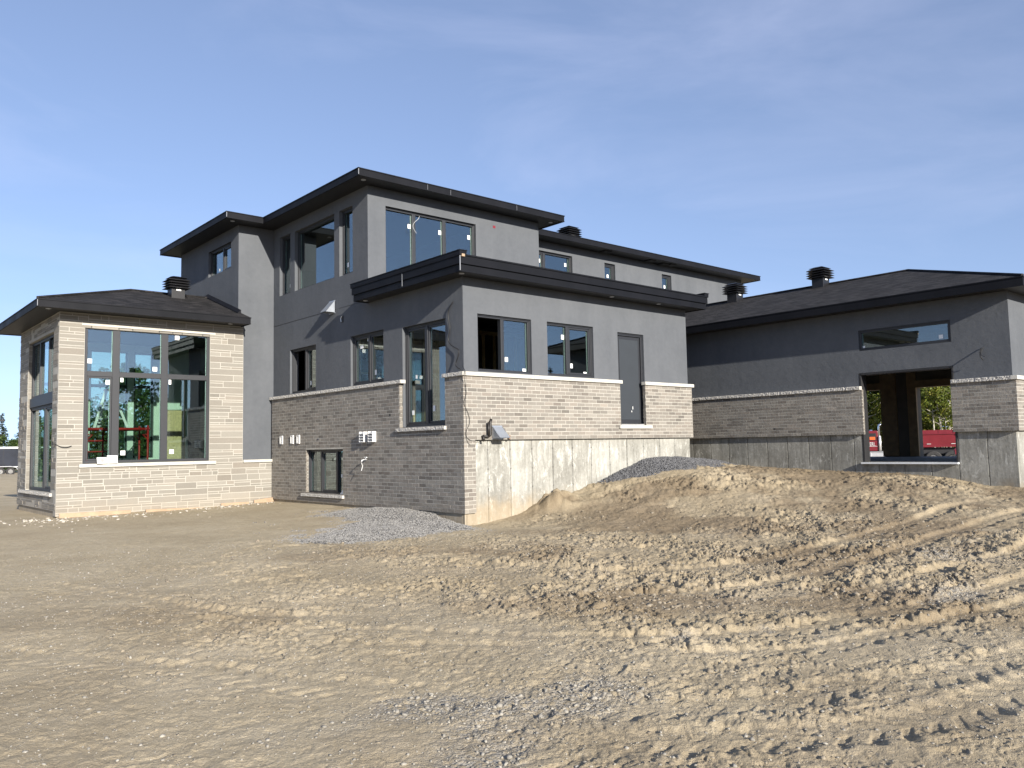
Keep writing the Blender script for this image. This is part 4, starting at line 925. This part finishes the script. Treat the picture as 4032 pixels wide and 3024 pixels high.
def rd(e, w, h):
    mb = MB(); mb.tube([(0, -.02, h * .5), (0, -.032, h * .5)], h * .36, 20); mb.build('collar', M['white'], e)
    mb = MB(); mb.tube([(0, -.033, h * .5), (0, -.034, h * .5)], h * .30, 20); mb.build('mesh', M['slab'], e)
lean('vent_cover', 'white round vent cover leaning on the window sill beside the louvred one', -4.49, .23, .16, 8.62, -.205, -.28, .12, rd)
lean('vent_cover', 'white louvred vent cover leaning upright on the stone window sill', -4.25, .24, .20, 8.64, -.205, -.2, -.05, lv)
e = wempty('flashing_offcut', (-.06, 4.83, -1.08), 'bright folded metal offcut standing at the end of the basement window sill', 'metal offcut')
mb = MB(); f = lambda d, u, z: (d, u, z)
mb.hexa([f(-.08, 4.92, -1.078), f(-.02, 4.90, -1.078), f(-.018, 4.90, -1.075), f(-.078, 4.92, -1.075)], [f(-.08, 4.76, -1.078), f(-.02, 4.77, -1.078), f(-.018, 4.77, -1.075), f(-.078, 4.76, -1.075)]); mb.quad([f(-.08, 4.93, -1.076), f(-.05, 4.74, -1.076), f(-.03, 4.745, -.86)]); mb.quad([f(-.05, 4.74, -1.076), f(-.01, 4.76, -1.076), f(-.03, 4.745, -.86)]); mb.build('sheet', M['galv'], e)
# scaffold inside the sunroom
sc = wempty('scaffold', (-3.6, 10.8, -.9), 'red tube scaffold standing inside the sunroom behind the big window', 'scaffold')
Z0 = -.9
for x, y in ((-4.36, 10.6), (-2.83, 10.6), (-4.36, 11.35), (-2.83, 11.35), (-3.78, 10.6), (-3.78, 11.35)):
    mb = MB(); mb.tube([(x, y, Z0), (x, y, .80 if x != -3.78 else .66)], .026, 10); mb.build('post', M['redrail'], sc, smooth=True)
for y in (10.6, 11.35):
    mb = MB(); mb.tube([(-4.4, y, .70), (-2.78, y, .70)], .036, 10); mb.build('rail', M['redrail'], sc, smooth=True)
    mb = MB(); mb.tube([(-4.36, y, .55), (-4.22, y, .55), (-4.36, y, .42)], .018, 8); mb.tube([(-2.83, y, .55), (-2.97, y, .55), (-2.83, y, .42)], .018, 8); mb.build('gusset', M['redrail'], sc)
    for z in (.39, .10, -.2, -.5):
        mb = MB(); mb.tube([(-4.36, y, z), (-3.78, y, z)], .017, 8); mb.build('rung', M['redrail'], sc)
mb = MB(); mb.tube([(-3.78, 10.6, -.5), (-2.83, 11.35, .45)], .012, 6); mb.tube([(-3.78, 11.35, .1), (-2.83, 10.6, -.75)], .012, 6); mb.build('cross_brace', M['dark'], sc)
mb = MB(); mb.box(-4.35, -2.85, 10.66, 11.3, .70, .735); mb.build('platform', M['inside'], sc)
ld = wempty('stepladder', (-3.75, 10.95, .735), 'white stepladder standing on top of the red scaffold', 'ladder')
for (xa, ya, xb, yb) in ((-4.16, 10.72, -3.84, 10.95), (-3.95, 11.22, -3.80, 11.0), (-3.33, 10.72, -3.66, 10.95), (-3.52, 11.22, -3.70, 11.0)):
    mb = MB(); mb.hexa([(xa - .035, ya - .015, .737), (xa + .035, ya - .015, .737), (xa + .035, ya + .015, .737), (xa - .035, ya + .015, .737)], [(xb - .03, yb - .015, 1.75), (xb + .03, yb - .015, 1.75), (xb + .03, yb + .015, 1.75), (xb - .03, yb + .015, 1.75)]); mb.build('rail', M['white'], ld)
for z in (.98, 1.22, 1.46):
    t = (z - .737) / 1.013; mb = MB(); mb.box(-4.16 + .32 * t, -3.33 - .33 * t, 10.70 + .23 * t, 10.78 + .23 * t, z - .012, z + .012); mb.build('tread', M['white'], ld)
mb = MB(); mb.box(-3.86, -3.64, 10.9, 11.05, 1.75, 1.79); mb.build('cap', M['redrail'], ld)
mb = MB(); mb.box(-1.62, -1.08, 12.72, 12.74, -.9, 1.33); tag(mb.build('strand_board', M['osb']), 'tan strand board sheet leaning at the back of the sunroom', 'board')
mb = MB(); mb.box(-1.72, -1.66, 12.70, 12.78, -.9, 1.30); mb.box(-1.06, -1.0, 12.70, 12.78, -.9, 1.36); mb.box(-1.72, -1.0, 12.70, 12.78, 1.36, 1.46); mb.build('lumber_frame', M['drywall'], H)

# ------------------------------------------------------------------ vehicles behind the house
def wheel(parent, x, y, z, r, w, hub='hub', sgn=-1):
    mb = MB(); n = 28; prof = [(r * .55, 0), (r * .90, 0), (r, .05), (r, w - .05), (r * .9, w), (r * .55, w)]
    for i in range(n):
        a, b = 2 * math.pi * i / n, 2 * math.pi * (i + 1) / n
        for (p, d), (q_, e_) in zip(prof[:-1], prof[1:]):
            mb.quad([(x + p * math.cos(a), y + d, z + p * math.sin(a)), (x + p * math.cos(b), y + d, z + p * math.sin(b)), (x + q_ * math.cos(b), y + e_, z + q_ * math.sin(b)), (x + q_ * math.cos(a), y + e_, z + q_ * math.sin(a))])
    o = mb.build('wheel', M['tyre'], parent, smooth=True)
    mb = MB(); mb.tube([(x, y + .10, z), (x, y + .04, z)], [r * .57, r * .50], 24); mb.tube([(x, y + .04, z), (x, y - .03, z)], [r * .22, r * .16], 14)
    for k in range(8): a = k * math.pi / 4; mb.tube([(x + r * .36 * math.cos(a), y + .045, z + r * .36 * math.sin(a)), (x + r * .36 * math.cos(a), y + .02, z + r * .36 * math.sin(a))], .025, 6)
    mb.build('rim', M[hub], o)
tk = empty('dump_truck', (43.95, 13.05, -1.78), math.atan2(-.918, .396), 'red dump truck with chrome exhaust stack parked beyond the open garage', 'truck'); GZ = 1.78
mb = MB()   # cab: side profile extruded 2.2 m, door and window cut in as parts
cabp = [(-1.5, GZ - .73), (.62, GZ - .73), (.62, GZ + .58), (.55, GZ + .63), (-.55, GZ + .63), (-.75, GZ + .02), (-1.5, GZ - .06)]
mb.hexa([(x, .06, z) for x, z in cabp], [(x, 2.2, z) for x, z in cabp]); cb = mb.build('cab', M['red'], tk, bevel=.04)
mb = MB(); mb.box(-.35, .50, .03, .06, GZ - .02, GZ + .46); mb.build('window', M['dark'], cb, bevel=.02)
mb = MB(); mb.box(.10, .44, .02, .03, GZ + .02, GZ + .22); mb.build('seat_back', M['orange'], cb, bevel=.02)
mb = MB(); mb.box(-.50, .56, .035, .06, GZ - .70, GZ - .04); dd = mb.build('door', M['red'], cb, bevel=.01)
mb = MB(); mb.box(-.02, .55, .028, .034, GZ - .415, GZ - .395); mb.build('stripe', M['white'], cb)
fc = bpy.data.curves.new('lettering', 'FONT'); fc.body = 'SERI.'; fc.size = .36; fc.extrude = .004; fc.align_x = 'LEFT'; fc.materials.append(M['white'])
_t = bpy.data.objects.new('lettering_curve', fc); COL.objects.link(_t); bpy.context.view_layer.update()
ft = bpy.data.objects.new('lettering', bpy.data.meshes.new_from_object(_t)); COL.objects.link(ft); bpy.data.objects.remove(_t)
ft.parent = cb; ft.location = (-.02, .024, GZ - .38); ft.rotation_euler = (R(90), 0, 0); ft.scale = (.62, 1, 1)
mb = MB(); mb.tube([(.2, .5, GZ + .63), (.2, .5, GZ + .70)], [.10, .07], 12); mb.build('beacon', M['chrome'], cb)
mb = MB(); mb.tube([(.70, .10, GZ - .72), (.70, .10, GZ + .86), (.72, .10, GZ + .98), (.84, .12, GZ + 1.05)], .075, 14); mb.build('exhaust_stack', M['chrome'], tk, smooth=True)
mb = MB(); mb.tube([(.72, .02, GZ - .70), (.72, .02, GZ + .25)], .085, 14); mb.build('heat_shield', M['alu'], tk, smooth=True)
mb = MB(); mb.hexa([(.90, .0, GZ - .55), (1.5, .0, GZ - .55), (1.5, 2.3, GZ - .55), (.90, 2.3, GZ - .55)], [(.88, .0, GZ + 1.03), (1.05, .0, GZ + 1.03), (1.05, 2.3, GZ + 1.03), (.88, 2.3, GZ + 1.03)]); hb = mb.build('headboard', M['red'], tk, bevel=.02)
mb = MB(); mb.hexa([(1.06, -.015, GZ + 1.02), (1.14, -.015, GZ + 1.02), (1.5, -.015, GZ + .62), (1.42, -.015, GZ + .62)], [(1.06, -.002, GZ + 1.02), (1.14, -.002, GZ + 1.02), (1.5, -.002, GZ + .62), (1.42, -.002, GZ + .62)]); mb.build('stripe', M['white'], hb)
mb = MB(); mb.box(1.08, 1.24, -.012, -.002, GZ + .03, GZ + .20); mb.build('badge', M['white'], hb)
mb = MB(); mb.box(1.0, 1.3, -.03, -.002, GZ - .50, GZ - .28); mb.build('tail_lamp', M['orange'], hb)
mb = MB(); mb.hexa([(1.5, .06, GZ - .51), (6.3, .06, GZ - .51), (6.3, 2.3, GZ - .51), (1.5, 2.3, GZ - .51)], [(1.4, -.02, GZ + .36), (6.5, -.02, GZ + .36), (6.5, 2.35, GZ + .36), (1.4, 2.35, GZ + .36)]); bx_ = mb.build('dump_box', M['red'], tk, bevel=.015)
mb = MB(); mb.box(1.4, 6.55, -.07, .03, GZ + .30, GZ + .355); mb.box(1.4, 6.5, -.05, .05, GZ + .36, GZ + .58); mb.box(5.05, 5.18, -.08, .06, GZ + .36, GZ + .60); mb.box(5.2, 6.6, -.09, .05, GZ + .25, GZ + .62); mb.box(4.2, 4.26, -.07, .05, GZ + .36, GZ + .56); mb.build('side_rail', M['red'], bx_)
mb = MB(); mb.box(1.5, 6.3, .02, .10, GZ - .52, GZ - .36); mb.build('sill_rail', M['red'], bx_)
for x in (3.50, 4.9): mb = MB(); mb.box(x, x + .24, .005, .02, GZ - .33, GZ - .30); mb.build('reflector', M['white'], bx_)
mb = MB(); mb.box(-1.6, 6.2, .5, 1.8, GZ - 1.15, GZ - .74); mb.box(3.2, 5.6, .3, 2.0, GZ - .95, GZ - .56); mb.build('chassis', M['dark'], tk)
mb = MB(); mb.box(.0, 1.18, .02, .5, GZ - 1.2, GZ - .84); mb.box(-.02, 1.2, .0, .5, GZ - .82, GZ - .76)
for x in (.12, .95): mb.box(x, x + .05, .005, .02, GZ - 1.2, GZ - .84)
mb.build('fuel_tank', M['alu'], tk, bevel=.015)
wheel(tk, 3.86, .02, GZ - 1.27, .50, .55); wheel(tk, 4.93, .02, GZ - 1.27, .50, .55, 'chrome'); wheel(tk, -1.6, .05, GZ - 1.27, .50, .3)
mb = MB(); mb.box(-2.5, -1.5, .2, 2.05, GZ - .8, GZ - .08); mb.build('hood', M['red'], tk, bevel=.1); mb = MB(); mb.box(-2.62, -2.5, .1, 2.15, GZ - 1.2, GZ - .82); mb.build('bumper', M['chrome'], tk, bevel=.02)

cz = 1.60; ca_ = empty('pickup_truck', (36.62, 4.80, -1.66), math.atan2(-.918, .396), 'dark blue pickup truck partly hidden behind the garage wall', 'pickup')
pp = [(.05, .45), (5.2, .45), (5.25, 1.0), (4.2, 1.1), (3.5, 1.78), (1.1, 1.84), (.28, 1.80), (.12, 1.15), (0, 1.05)]
mb = MB(); mb.hexa([(x, 0, z) for x, z in pp], [(x, 1.85, z) for x, z in pp]); bo = mb.build('body', M['bluecar'], ca_, bevel=.06)
mb = MB(); mb.hexa([(x, -.012, z) for x, z in ((.45, 1.15), (3.9, 1.15), (3.42, 1.68), (.6, 1.72))], [(x, -.002, z) for x, z in ((.45, 1.15), (3.9, 1.15), (3.42, 1.68), (.6, 1.72))]); mb.build('window', M['dark'], bo)
mb = MB(); mb.box(-.06, .06, .1, 1.75, .42, .62); mb.build('bumper', M['dark'], ca_, bevel=.03)
mb = MB(); mb.box(.0, .1, -.01, .16, .82, 1.10); mb.build('tail_lamp', M['red'], ca_, bevel=.01)
for x in (1.0, 4.2): wheel(ca_, x, -.01, .38, .38, .26)

tr = empty('cargo_trailer', (-8.0, 70.6, -1.62), 0, 'dark enclosed cargo trailer with white roof edge beyond the dirt bank', 'trailer')
mb = MB(); mb.box(0, 15.5, 0, 2.4, .72, 2.36); bo = mb.build('body', M['trailer'], tr, bevel=.04)
mb = MB(); mb.box(-.03, 15.53, -.03, 2.43, 2.36, 2.52); mb.build('roof', M['paper'], bo, bevel=.03)
mb = MB(); mb.box(0, 15.5, -.012, -.002, .74, .80); mb.build('trim', M['alu'], bo)
for x in (11.22, 11.98, 10.46): wheel(tr, x, -.05, .36, .36, .25)
mb = MB(); mb.tube([(9.95, -.10, .52), (10.05, -.10, .70), (10.46, -.10, .80), (11.98, -.10, .80), (12.40, -.10, .70), (12.5, -.10, .52)], .035, 8); mb.build('fender', M['alu'], tr)
for k in range(13): mb = MB(); mb.box(.6 + k * 1.2, .62 + k * 1.2, -.010, -.001, .82, 2.34); mb.build('side_seam', M['dark'], bo)
lp = empty('street_lamp', (-2.35, 46.2, -1.6), 0, 'dark street lamp head reaching in at the left edge', 'street lamp')
mb = MB(); mb.tube([(0, 0, 0), (0, 0, 3.9)], [.08, .05], 10); mb.build('pole', M['dark'], lp); mb = MB(); mb.tube([(0, 0, 3.84), (1.3, 0, 3.88)], .03, 8); mb.build('arm', M['dark'], lp); mb = MB(); mb.box(1.1, 1.86, -.14, .14, 3.82, 3.93); mb.build('lamp_head', M['dark'], lp, bevel=.02)

# ------------------------------------------------------------------ trees
def leaves(cent, rad, n, size, rs, elong=1.0, droop=0.0):
    idx = rs.randint(0, len(cent), n); c = cent[idx]
    off = rs.normal(0, 1, (n, 3)); off /= np.linalg.norm(off, axis=1, keepdims=True) + 1e-9
    p = c + off * (rad[idx] * rs.uniform(.15, 1, n) ** .5)[:, None]
    a = rs.normal(0, 1, (n, 3)); a /= np.linalg.norm(a, axis=1, keepdims=True); b = rs.normal(0, 1, (n, 3)); b -= a * (a * b).sum(1, keepdims=True); b /= np.linalg.norm(b, axis=1, keepdims=True)
    s = size * rs.uniform(.6, 1.4, n)[:, None]; a = a * s * elong; b = b * s
    v = np.stack([p - a, p + b * .6, p + a, p - b * .6], 1).reshape(-1, 3)
    f = np.arange(n * 4).reshape(-1, 4)
    sh = np.clip(rs.normal(.5, .2, n) + (hashn(idx.astype(float), idx * 0.0, 5) - .5) * .6, 0, 1)
    return v, f, sh
def decid(seed, h, r, n, size, leaf, bark, base=.25, name='tree', nb=30, stems=1, loose=1.0, tk=.013):
    rs = np.random.RandomState(seed); root = empty(name, (0, 0, 0)); mb = MB(); cent = []; rad = []
    for s_ in range(stems):
        lx, ly = rs.uniform(-.05, .05, 2) * h * (1 if stems == 1 else 2.0); ox, oy = (0, 0) if stems == 1 else rs.uniform(-.25, .25, 2)
        tr_ = [(ox + lx * t + .012 * h * math.sin(5 * t + seed), oy + ly * t + .012 * h * math.cos(4 * t + seed), t * h * .94 - .15) for t in np.linspace(0, 1, 9)]
        mb.tube(tr_, [h * tk * (1 - t * .85) + .01 for t in np.linspace(0, 1, 9)], 7)
        for k in range(nb // stems):
            t = base + (1 - base) * ((k + rs.uniform(0, 1)) / (nb // stems)); i = min(7, int(t * 8)); fr = t * 8 - i
            p = Vector(tr_[i]).lerp(Vector(tr_[i + 1]), fr); a = rs.uniform(0, 6.283)
            prof = math.sin(math.pi * min(1, (.18 + .82 * (t - base) / (1 - base)) ** .8)) ** .7
            L = r * prof * rs.uniform(.55, 1.1); e = p + Vector((math.cos(a) * L, math.sin(a) * L, L * rs.uniform(.15, .75)))
            m = p.lerp(e, .5) + Vector((0, 0, -.06 * L)); mb.tube([p, m, e], [.006 * h * (1 - t * .7), .004 * h * (1 - t * .7), .006], 5, caps=False)
            for q_ in (.5, .8, 1.02): cent.append(p.lerp(e, q_)); rad.append(L * rs.uniform(.22, .42) * loose + .12)
    mb.build('trunk', M[bark], root, smooth=True)
    v, f, sh = leaves(np.array([c[:] for c in cent]), np.array(rad), n, size, rs, 1.0); numesh('crown', v, f, M[leaf], root, sh)
    return root
def conif(seed, h, r, size, name='spruce_tree', dens=1.0):
    rs = np.random.RandomState(seed); root = empty(name, (0, 0, 0)); mb = MB(); mb.tube([(0, 0, -.15), (.01 * h, 0, h * .5), (0, 0, h)], [h * .014, h * .009, .01], 7)
    V = []; F = []; SH = []; nv = 0; z = .07 * h
    while z < h * .985:
        t = z / h; L0 = r * (1 - t) ** .85 + .05 * r
        for k in range(int(6 + 3 * (1 - t))):
            a = rs.uniform(0, 6.283); L = L0 * rs.uniform(.55, 1.15); dr = rs.uniform(-.25, .12) if t < .8 else rs.uniform(.1, .6)
            mb.tube([(0, 0, z), (math.cos(a) * L * .9, math.sin(a) * L * .9, z + dr * L * .9)], [.012 * L + .006, .004], 4, caps=False)
            m = max(4, int(L / size * 2.6 * dens)); q_ = rs.uniform(.12, 1, m); px = np.cos(a) * L * q_; py = np.sin(a) * L * q_; pz = z + dr * L * q_ + rs.normal(0, size * .35, m)
            p = np.stack([px, py, pz], -1) + rs.normal(0, size * .35, (m, 3))
            d = np.stack([np.cos(a) + rs.normal(0, .5, m), np.sin(a) + rs.normal(0, .5, m), rs.normal(-.25, .3, m)], -1); d /= np.linalg.norm(d, axis=1, keepdims=True)
            w = np.cross(d, rs.normal(0, 1, (m, 3))); w /= np.linalg.norm(w, axis=1, keepdims=True); s = size * rs.uniform(.6, 1.3, m)[:, None]
            V.append(np.stack([p - d * s, p + w * s * .35, p + d * s, p - w * s * .35], 1).reshape(-1, 3)); F.append(nv + np.arange(m * 4).reshape(-1, 4)); nv += m * 4; SH.append(np.clip(rs.normal(.35 + .3 * q_, .18), 0, 1))
        z += h * rs.uniform(.018, .034)
    mb.build('trunk', M['bark'], root, smooth=True); numesh('crown', np.vstack(V), np.vstack(F), M['needle'], root, np.concatenate(SH)); return root
def place(root, x, y, z, s, rz, label, cat, group, first=set()):
    if root.name in first:
        n = root.copy(); COL.objects.link(n)
        for ch in list(root.children): c = ch.copy(); COL.objects.link(c); c.parent = n; c.matrix_parent_inverse = Matrix()
    else: n = root; first.add(root.name)
    n.location = (x, y, z); n.scale = (s, s, s); n.rotation_euler = (0, 0, rz); tag(n, label, cat, group); return n
bi = [decid(11, 9.5, 2.3, 5200, .13, 'leaf1', 'birchbark', .16, 'birch_tree', 44), decid(12, 8.5, 2.2, 5200, .13, 'leaf1', 'birchbark', .14, 'birch_tree', 44, 3)]
sp = [conif(21, 12, 2.6, .20), conif(22, 10, 2.4, .20)]
mp = [decid(31, 9.0, 3.0, 4200, .17, 'leaf2', 'bark', .12, 'maple_tree', 40), decid(32, 5.0, 2.6, 4200, .15, 'leaf2', 'bark', .05, 'maple_tree', 34, 2)]
vx, vy = .909, .400; rx_, ry_ = .400, -.909      # depth and sideways directions of the view through the garage
G1 = 'birches beyond the garage'
for i, (s, d, sc_) in enumerate(((-6.2, 90, 1.0), (-4.9, 92, .95), (-3.6, 89, 1.05), (-2.3, 93, 1.0), (-.8, 91, 1.0), (.4, 90, 1.0), (1.7, 93, 1.1), (3.0, 91, 1.0), (3.9, 89, .9), (5.3, 92, 1.0))):
    place(bi[i % 2], -10.05 + vx * d + rx_ * s, -13.09 + vy * d + ry_ * s, -1.7, sc_, i * 1.7, 'leafy yellow green birch in the tree line behind the red dump truck', 'tree', G1)
bi.append(decid(14, 9.8, 1.7, 2600, .13, 'leaf1', 'birchbark', .40, 'birch_tree', 30, tk=.007))
place(bi[2], 67.8, 18.45, -1.7, 1.0, .4, 'slim white trunked birch rising alone above the red dump box', 'tree', G1)
place(decid(15, 8.0, 1.6, 2600, .13, 'leaf1', 'birchbark', .42, 'birch_tree', 30, 3, tk=.0055), 68.05, 17.8, -1.7, .9, 1.0, 'clump of three thin white birch stems right of the tallest white trunk', 'tree', G1)
for i, (s, d, sc_) in enumerate(((-7, 97, 1.0), (-5.4, 99, 1.1), (-4.2, 96, .95), (-2.6, 99, 1.0), (-1.2, 97, 1.0), (.6, 99, 1.0), (2.2, 98, .85), (4.9, 98, 1.0), (6.3, 97, 1.1))):
    place(sp[i % 2], -10.05 + vx * d + rx_ * s, -13.09 + vy * d + ry_ * s, -1.7, sc_, i * 2.1, 'dark spruce at the back of the tree line seen through the garage', 'tree', 'spruces behind the birches')
G2 = 'trees north of the sunroom'
for i, (x, y, k, sc_, lab) in enumerate(((7.9, 49.5, 0, .98, 'tallest open leafy tree seen through the middle of the sunroom window'), (5.0, 52, 0, .72, 'mid height leafy tree seen through the left sunroom pane'), (5.2, 49, 1, .72, 'low bushy tree seen through the sunroom windows'), (6.2, 46, 1, .72, 'low bushy tree seen through the sunroom windows'), (8.6, 46, 1, .85, 'low bushy tree seen through the sunroom windows'), (9.8, 48, 1, 1.2, 'low bushy tree seen through the sunroom windows'), (11.5, 50, 1, 1.1, 'low bushy tree seen through the sunroom windows'))):
    place(mp[k], x, y, -1.7, sc_, i * 1.3, lab, 'tree', G2)
G3 = 'trees beyond the trailer'
for i, (r_, x, y, sc_, lab) in enumerate(((sp[0], 7.1, 95, .56, 'pointed dark spruce at the far left above the trailer'), (sp[1], 9.6, 97, .72, 'ragged dark spruce close to the left edge of the sunroom'), (mp[1], 6.0, 90, .78, 'low green bush behind the trailer roof'), (mp[1], 8.3, 91, .74, 'low green bush behind the trailer roof'), (mp[1], 10.0, 92, .8, 'low green bush behind the trailer roof'), (mp[1], 4.0, 92, .8, 'low green bush behind the trailer roof'), (sp[1], 5.4, 101, .5, 'small spruce behind the far left spruce'))):
    place(r_, x, y, -1.65, sc_, i * .9 + .4, lab, 'tree', G3)
G4 = 'spruces across the yard mirrored in the windows'
for i, (x, y, sc_, lab) in enumerate(((72.8, -73.8, 1.12, 'left spruce mirrored in the second window of the near block'), (73.6, -72.9, 1.0, 'small pointed spruce mirrored in the middle of the second window'), (75.8, -70.7, 1.22, 'tall spruce mirrored in the right pane of the second window'), (71.2, -75.8, .98, 'spruce tip mirrored low in the first window'), (79, -70, 1.0, 'dark spruce across the yard mirrored low in the windows'), (68, -80, .85, 'dark spruce across the yard mirrored low in the windows'), (77.5, -75, .8, 'dark spruce across the yard mirrored low in the windows'), (74.4, -72, .62, 'dark spruce across the yard mirrored low in the windows'))):
    place(sp[i % 2], x, y, -1.7, sc_, i * 1.1, lab, 'tree', G4)

G6 = 'trees west of the sunroom mirrored in its side windows'
for i, (x, y, k, sc_, lab) in enumerate(((-11.4, 47, 0, .74, 'leafy tree mirrored in the side windows of the sunroom'), (-13.2, 50, 0, .7, 'leafy tree mirrored in the side windows of the sunroom'), (-15, 47, 1, .9, 'low bush mirrored in the side door of the sunroom'), (-12, 43, 1, .7, 'low bush mirrored in the side door of the sunroom'), (-17.5, 50, 0, .8, 'leafy tree mirrored in the side windows of the sunroom'))):
    place(mp[k], x, y, -1.7, sc_, i * 1.6, lab, 'tree', G6)
G5 = 'trees south of the yard mirrored in the sunroom window'
for i, (x, y, k, sc_, lab) in enumerate(((11.2, -42, 0, 1.05, 'tall open tree across the yard mirrored in the middle of the sunroom window'), (6.5, -44, 1, 1.0, 'bushy dark tree across the yard mirrored low in the sunroom window'), (8.2, -47, 1, 1.25, 'bushy dark tree across the yard mirrored low in the sunroom window'), (10.2, -46, 1, 1.1, 'bushy dark tree across the yard mirrored low in the sunroom window'), (13.4, -44, 1, 1.25, 'bushy dark tree across the yard mirrored low in the sunroom window'), (15.5, -43, 1, 1.1, 'bushy dark tree across the yard mirrored low in the sunroom window'), (17.8, -42, 1, 1.2, 'bushy dark tree across the yard mirrored low in the sunroom window'), (20, -41, 1, 1.1, 'bushy dark tree across the yard mirrored low in the sunroom window'))):
    place(mp[k], x, y, -1.7, sc_, i * 1.9, lab, 'tree', G5)

# ------------------------------------------------------------------ light, sky, output
sd = bpy.data.lights.new('sun', 'SUN'); so = bpy.data.objects.new('sun', sd); COL.objects.link(so)
sd.energy = 5.0; sd.angle = R(.53); sd.color = (1.0, .93, .82); so.rotation_euler = SUN.to_track_quat('-Z', 'Y').to_euler(); so.location = (-20, -60, 40)
w = bpy.data.worlds.new('World'); S.world = w; w.use_nodes = True; nt = w.node_tree; nt.nodes.clear()
def wn(t, **k):
    n = nt.nodes.new(t)
    for a, b in k.items(): setattr(n, a, b)
    return n
L = nt.links.new
out = wn('ShaderNodeOutputWorld'); bg = wn('ShaderNodeBackground'); sky = wn('ShaderNodeTexSky', sky_type='NISHITA', sun_disc=False)
sky.sun_elevation = EL; sky.sun_rotation = AZ; sky.altitude = 100; sky.air_density = 1.0; sky.dust_density = .3; sky.ozone_density = 1.6
tc = wn('ShaderNodeTexCoord'); mp_ = wn('ShaderNodeMapping'); mp_.inputs['Scale'].default_value = (1.0, 1.0, 3.2); mp_.inputs['Rotation'].default_value = (0, .25, .6)
no = wn('ShaderNodeTexNoise'); no.inputs['Scale'].default_value = 2.6; no.inputs['Detail'].default_value = 7; no.inputs['Roughness'].default_value = .56; no.inputs['Distortion'].default_value = .5
rp = wn('ShaderNodeMapRange'); rp.inputs['From Min'].default_value = .46; rp.inputs['From Max'].default_value = .76; rp.inputs['To Min'].default_value = .08; rp.inputs['To Max'].default_value = .22
mx = wn('ShaderNodeMix', data_type='RGBA'); mx.inputs[7].default_value = (5.2, 5.6, 6.6, 1)
va = wn('ShaderNodeVectorMath', operation='ADD'); va.inputs[1].default_value = (0, 0, .13); vn = wn('ShaderNodeVectorMath', operation='NORMALIZE'); L(tc.outputs['Generated'], va.inputs[0]); L(va.outputs[0], vn.inputs[0]); L(vn.outputs[0], sky.inputs[0]); L(tc.outputs['Generated'], mp_.inputs[0]); L(mp_.outputs[0], no.inputs['Vector']); L(no.outputs['Fac'], rp.inputs['Value']); L(rp.outputs[0], mx.inputs[0]); L(sky.outputs[0], mx.inputs[6]); tint = wn('ShaderNodeMix', data_type='RGBA', blend_type='MULTIPLY'); tint.inputs[0].default_value = 1; tint.inputs[7].default_value = (.985, .95, 1.03, 1); L(mx.outputs[2], tint.inputs[6]); L(tint.outputs[2], bg.inputs[0]); L(bg.outputs[0], out.inputs[0])
bg.inputs[1].default_value = .111
S.view_settings.view_transform = 'Standard'; S.view_settings.look = 'None'; S.view_settings.exposure = .85; S.view_settings.gamma = 1.0
S.render.engine = 'CYCLES'; cy = S.cycles
cy.max_bounces = 8; cy.diffuse_bounces = 3; cy.glossy_bounces = 4; cy.transparent_max_bounces = 16; cy.caustics_reflective = False; cy.caustics_refractive = False
cy.use_denoising = True
try: cy.denoiser = 'OPENIMAGEDENOISE'
except Exception: pass
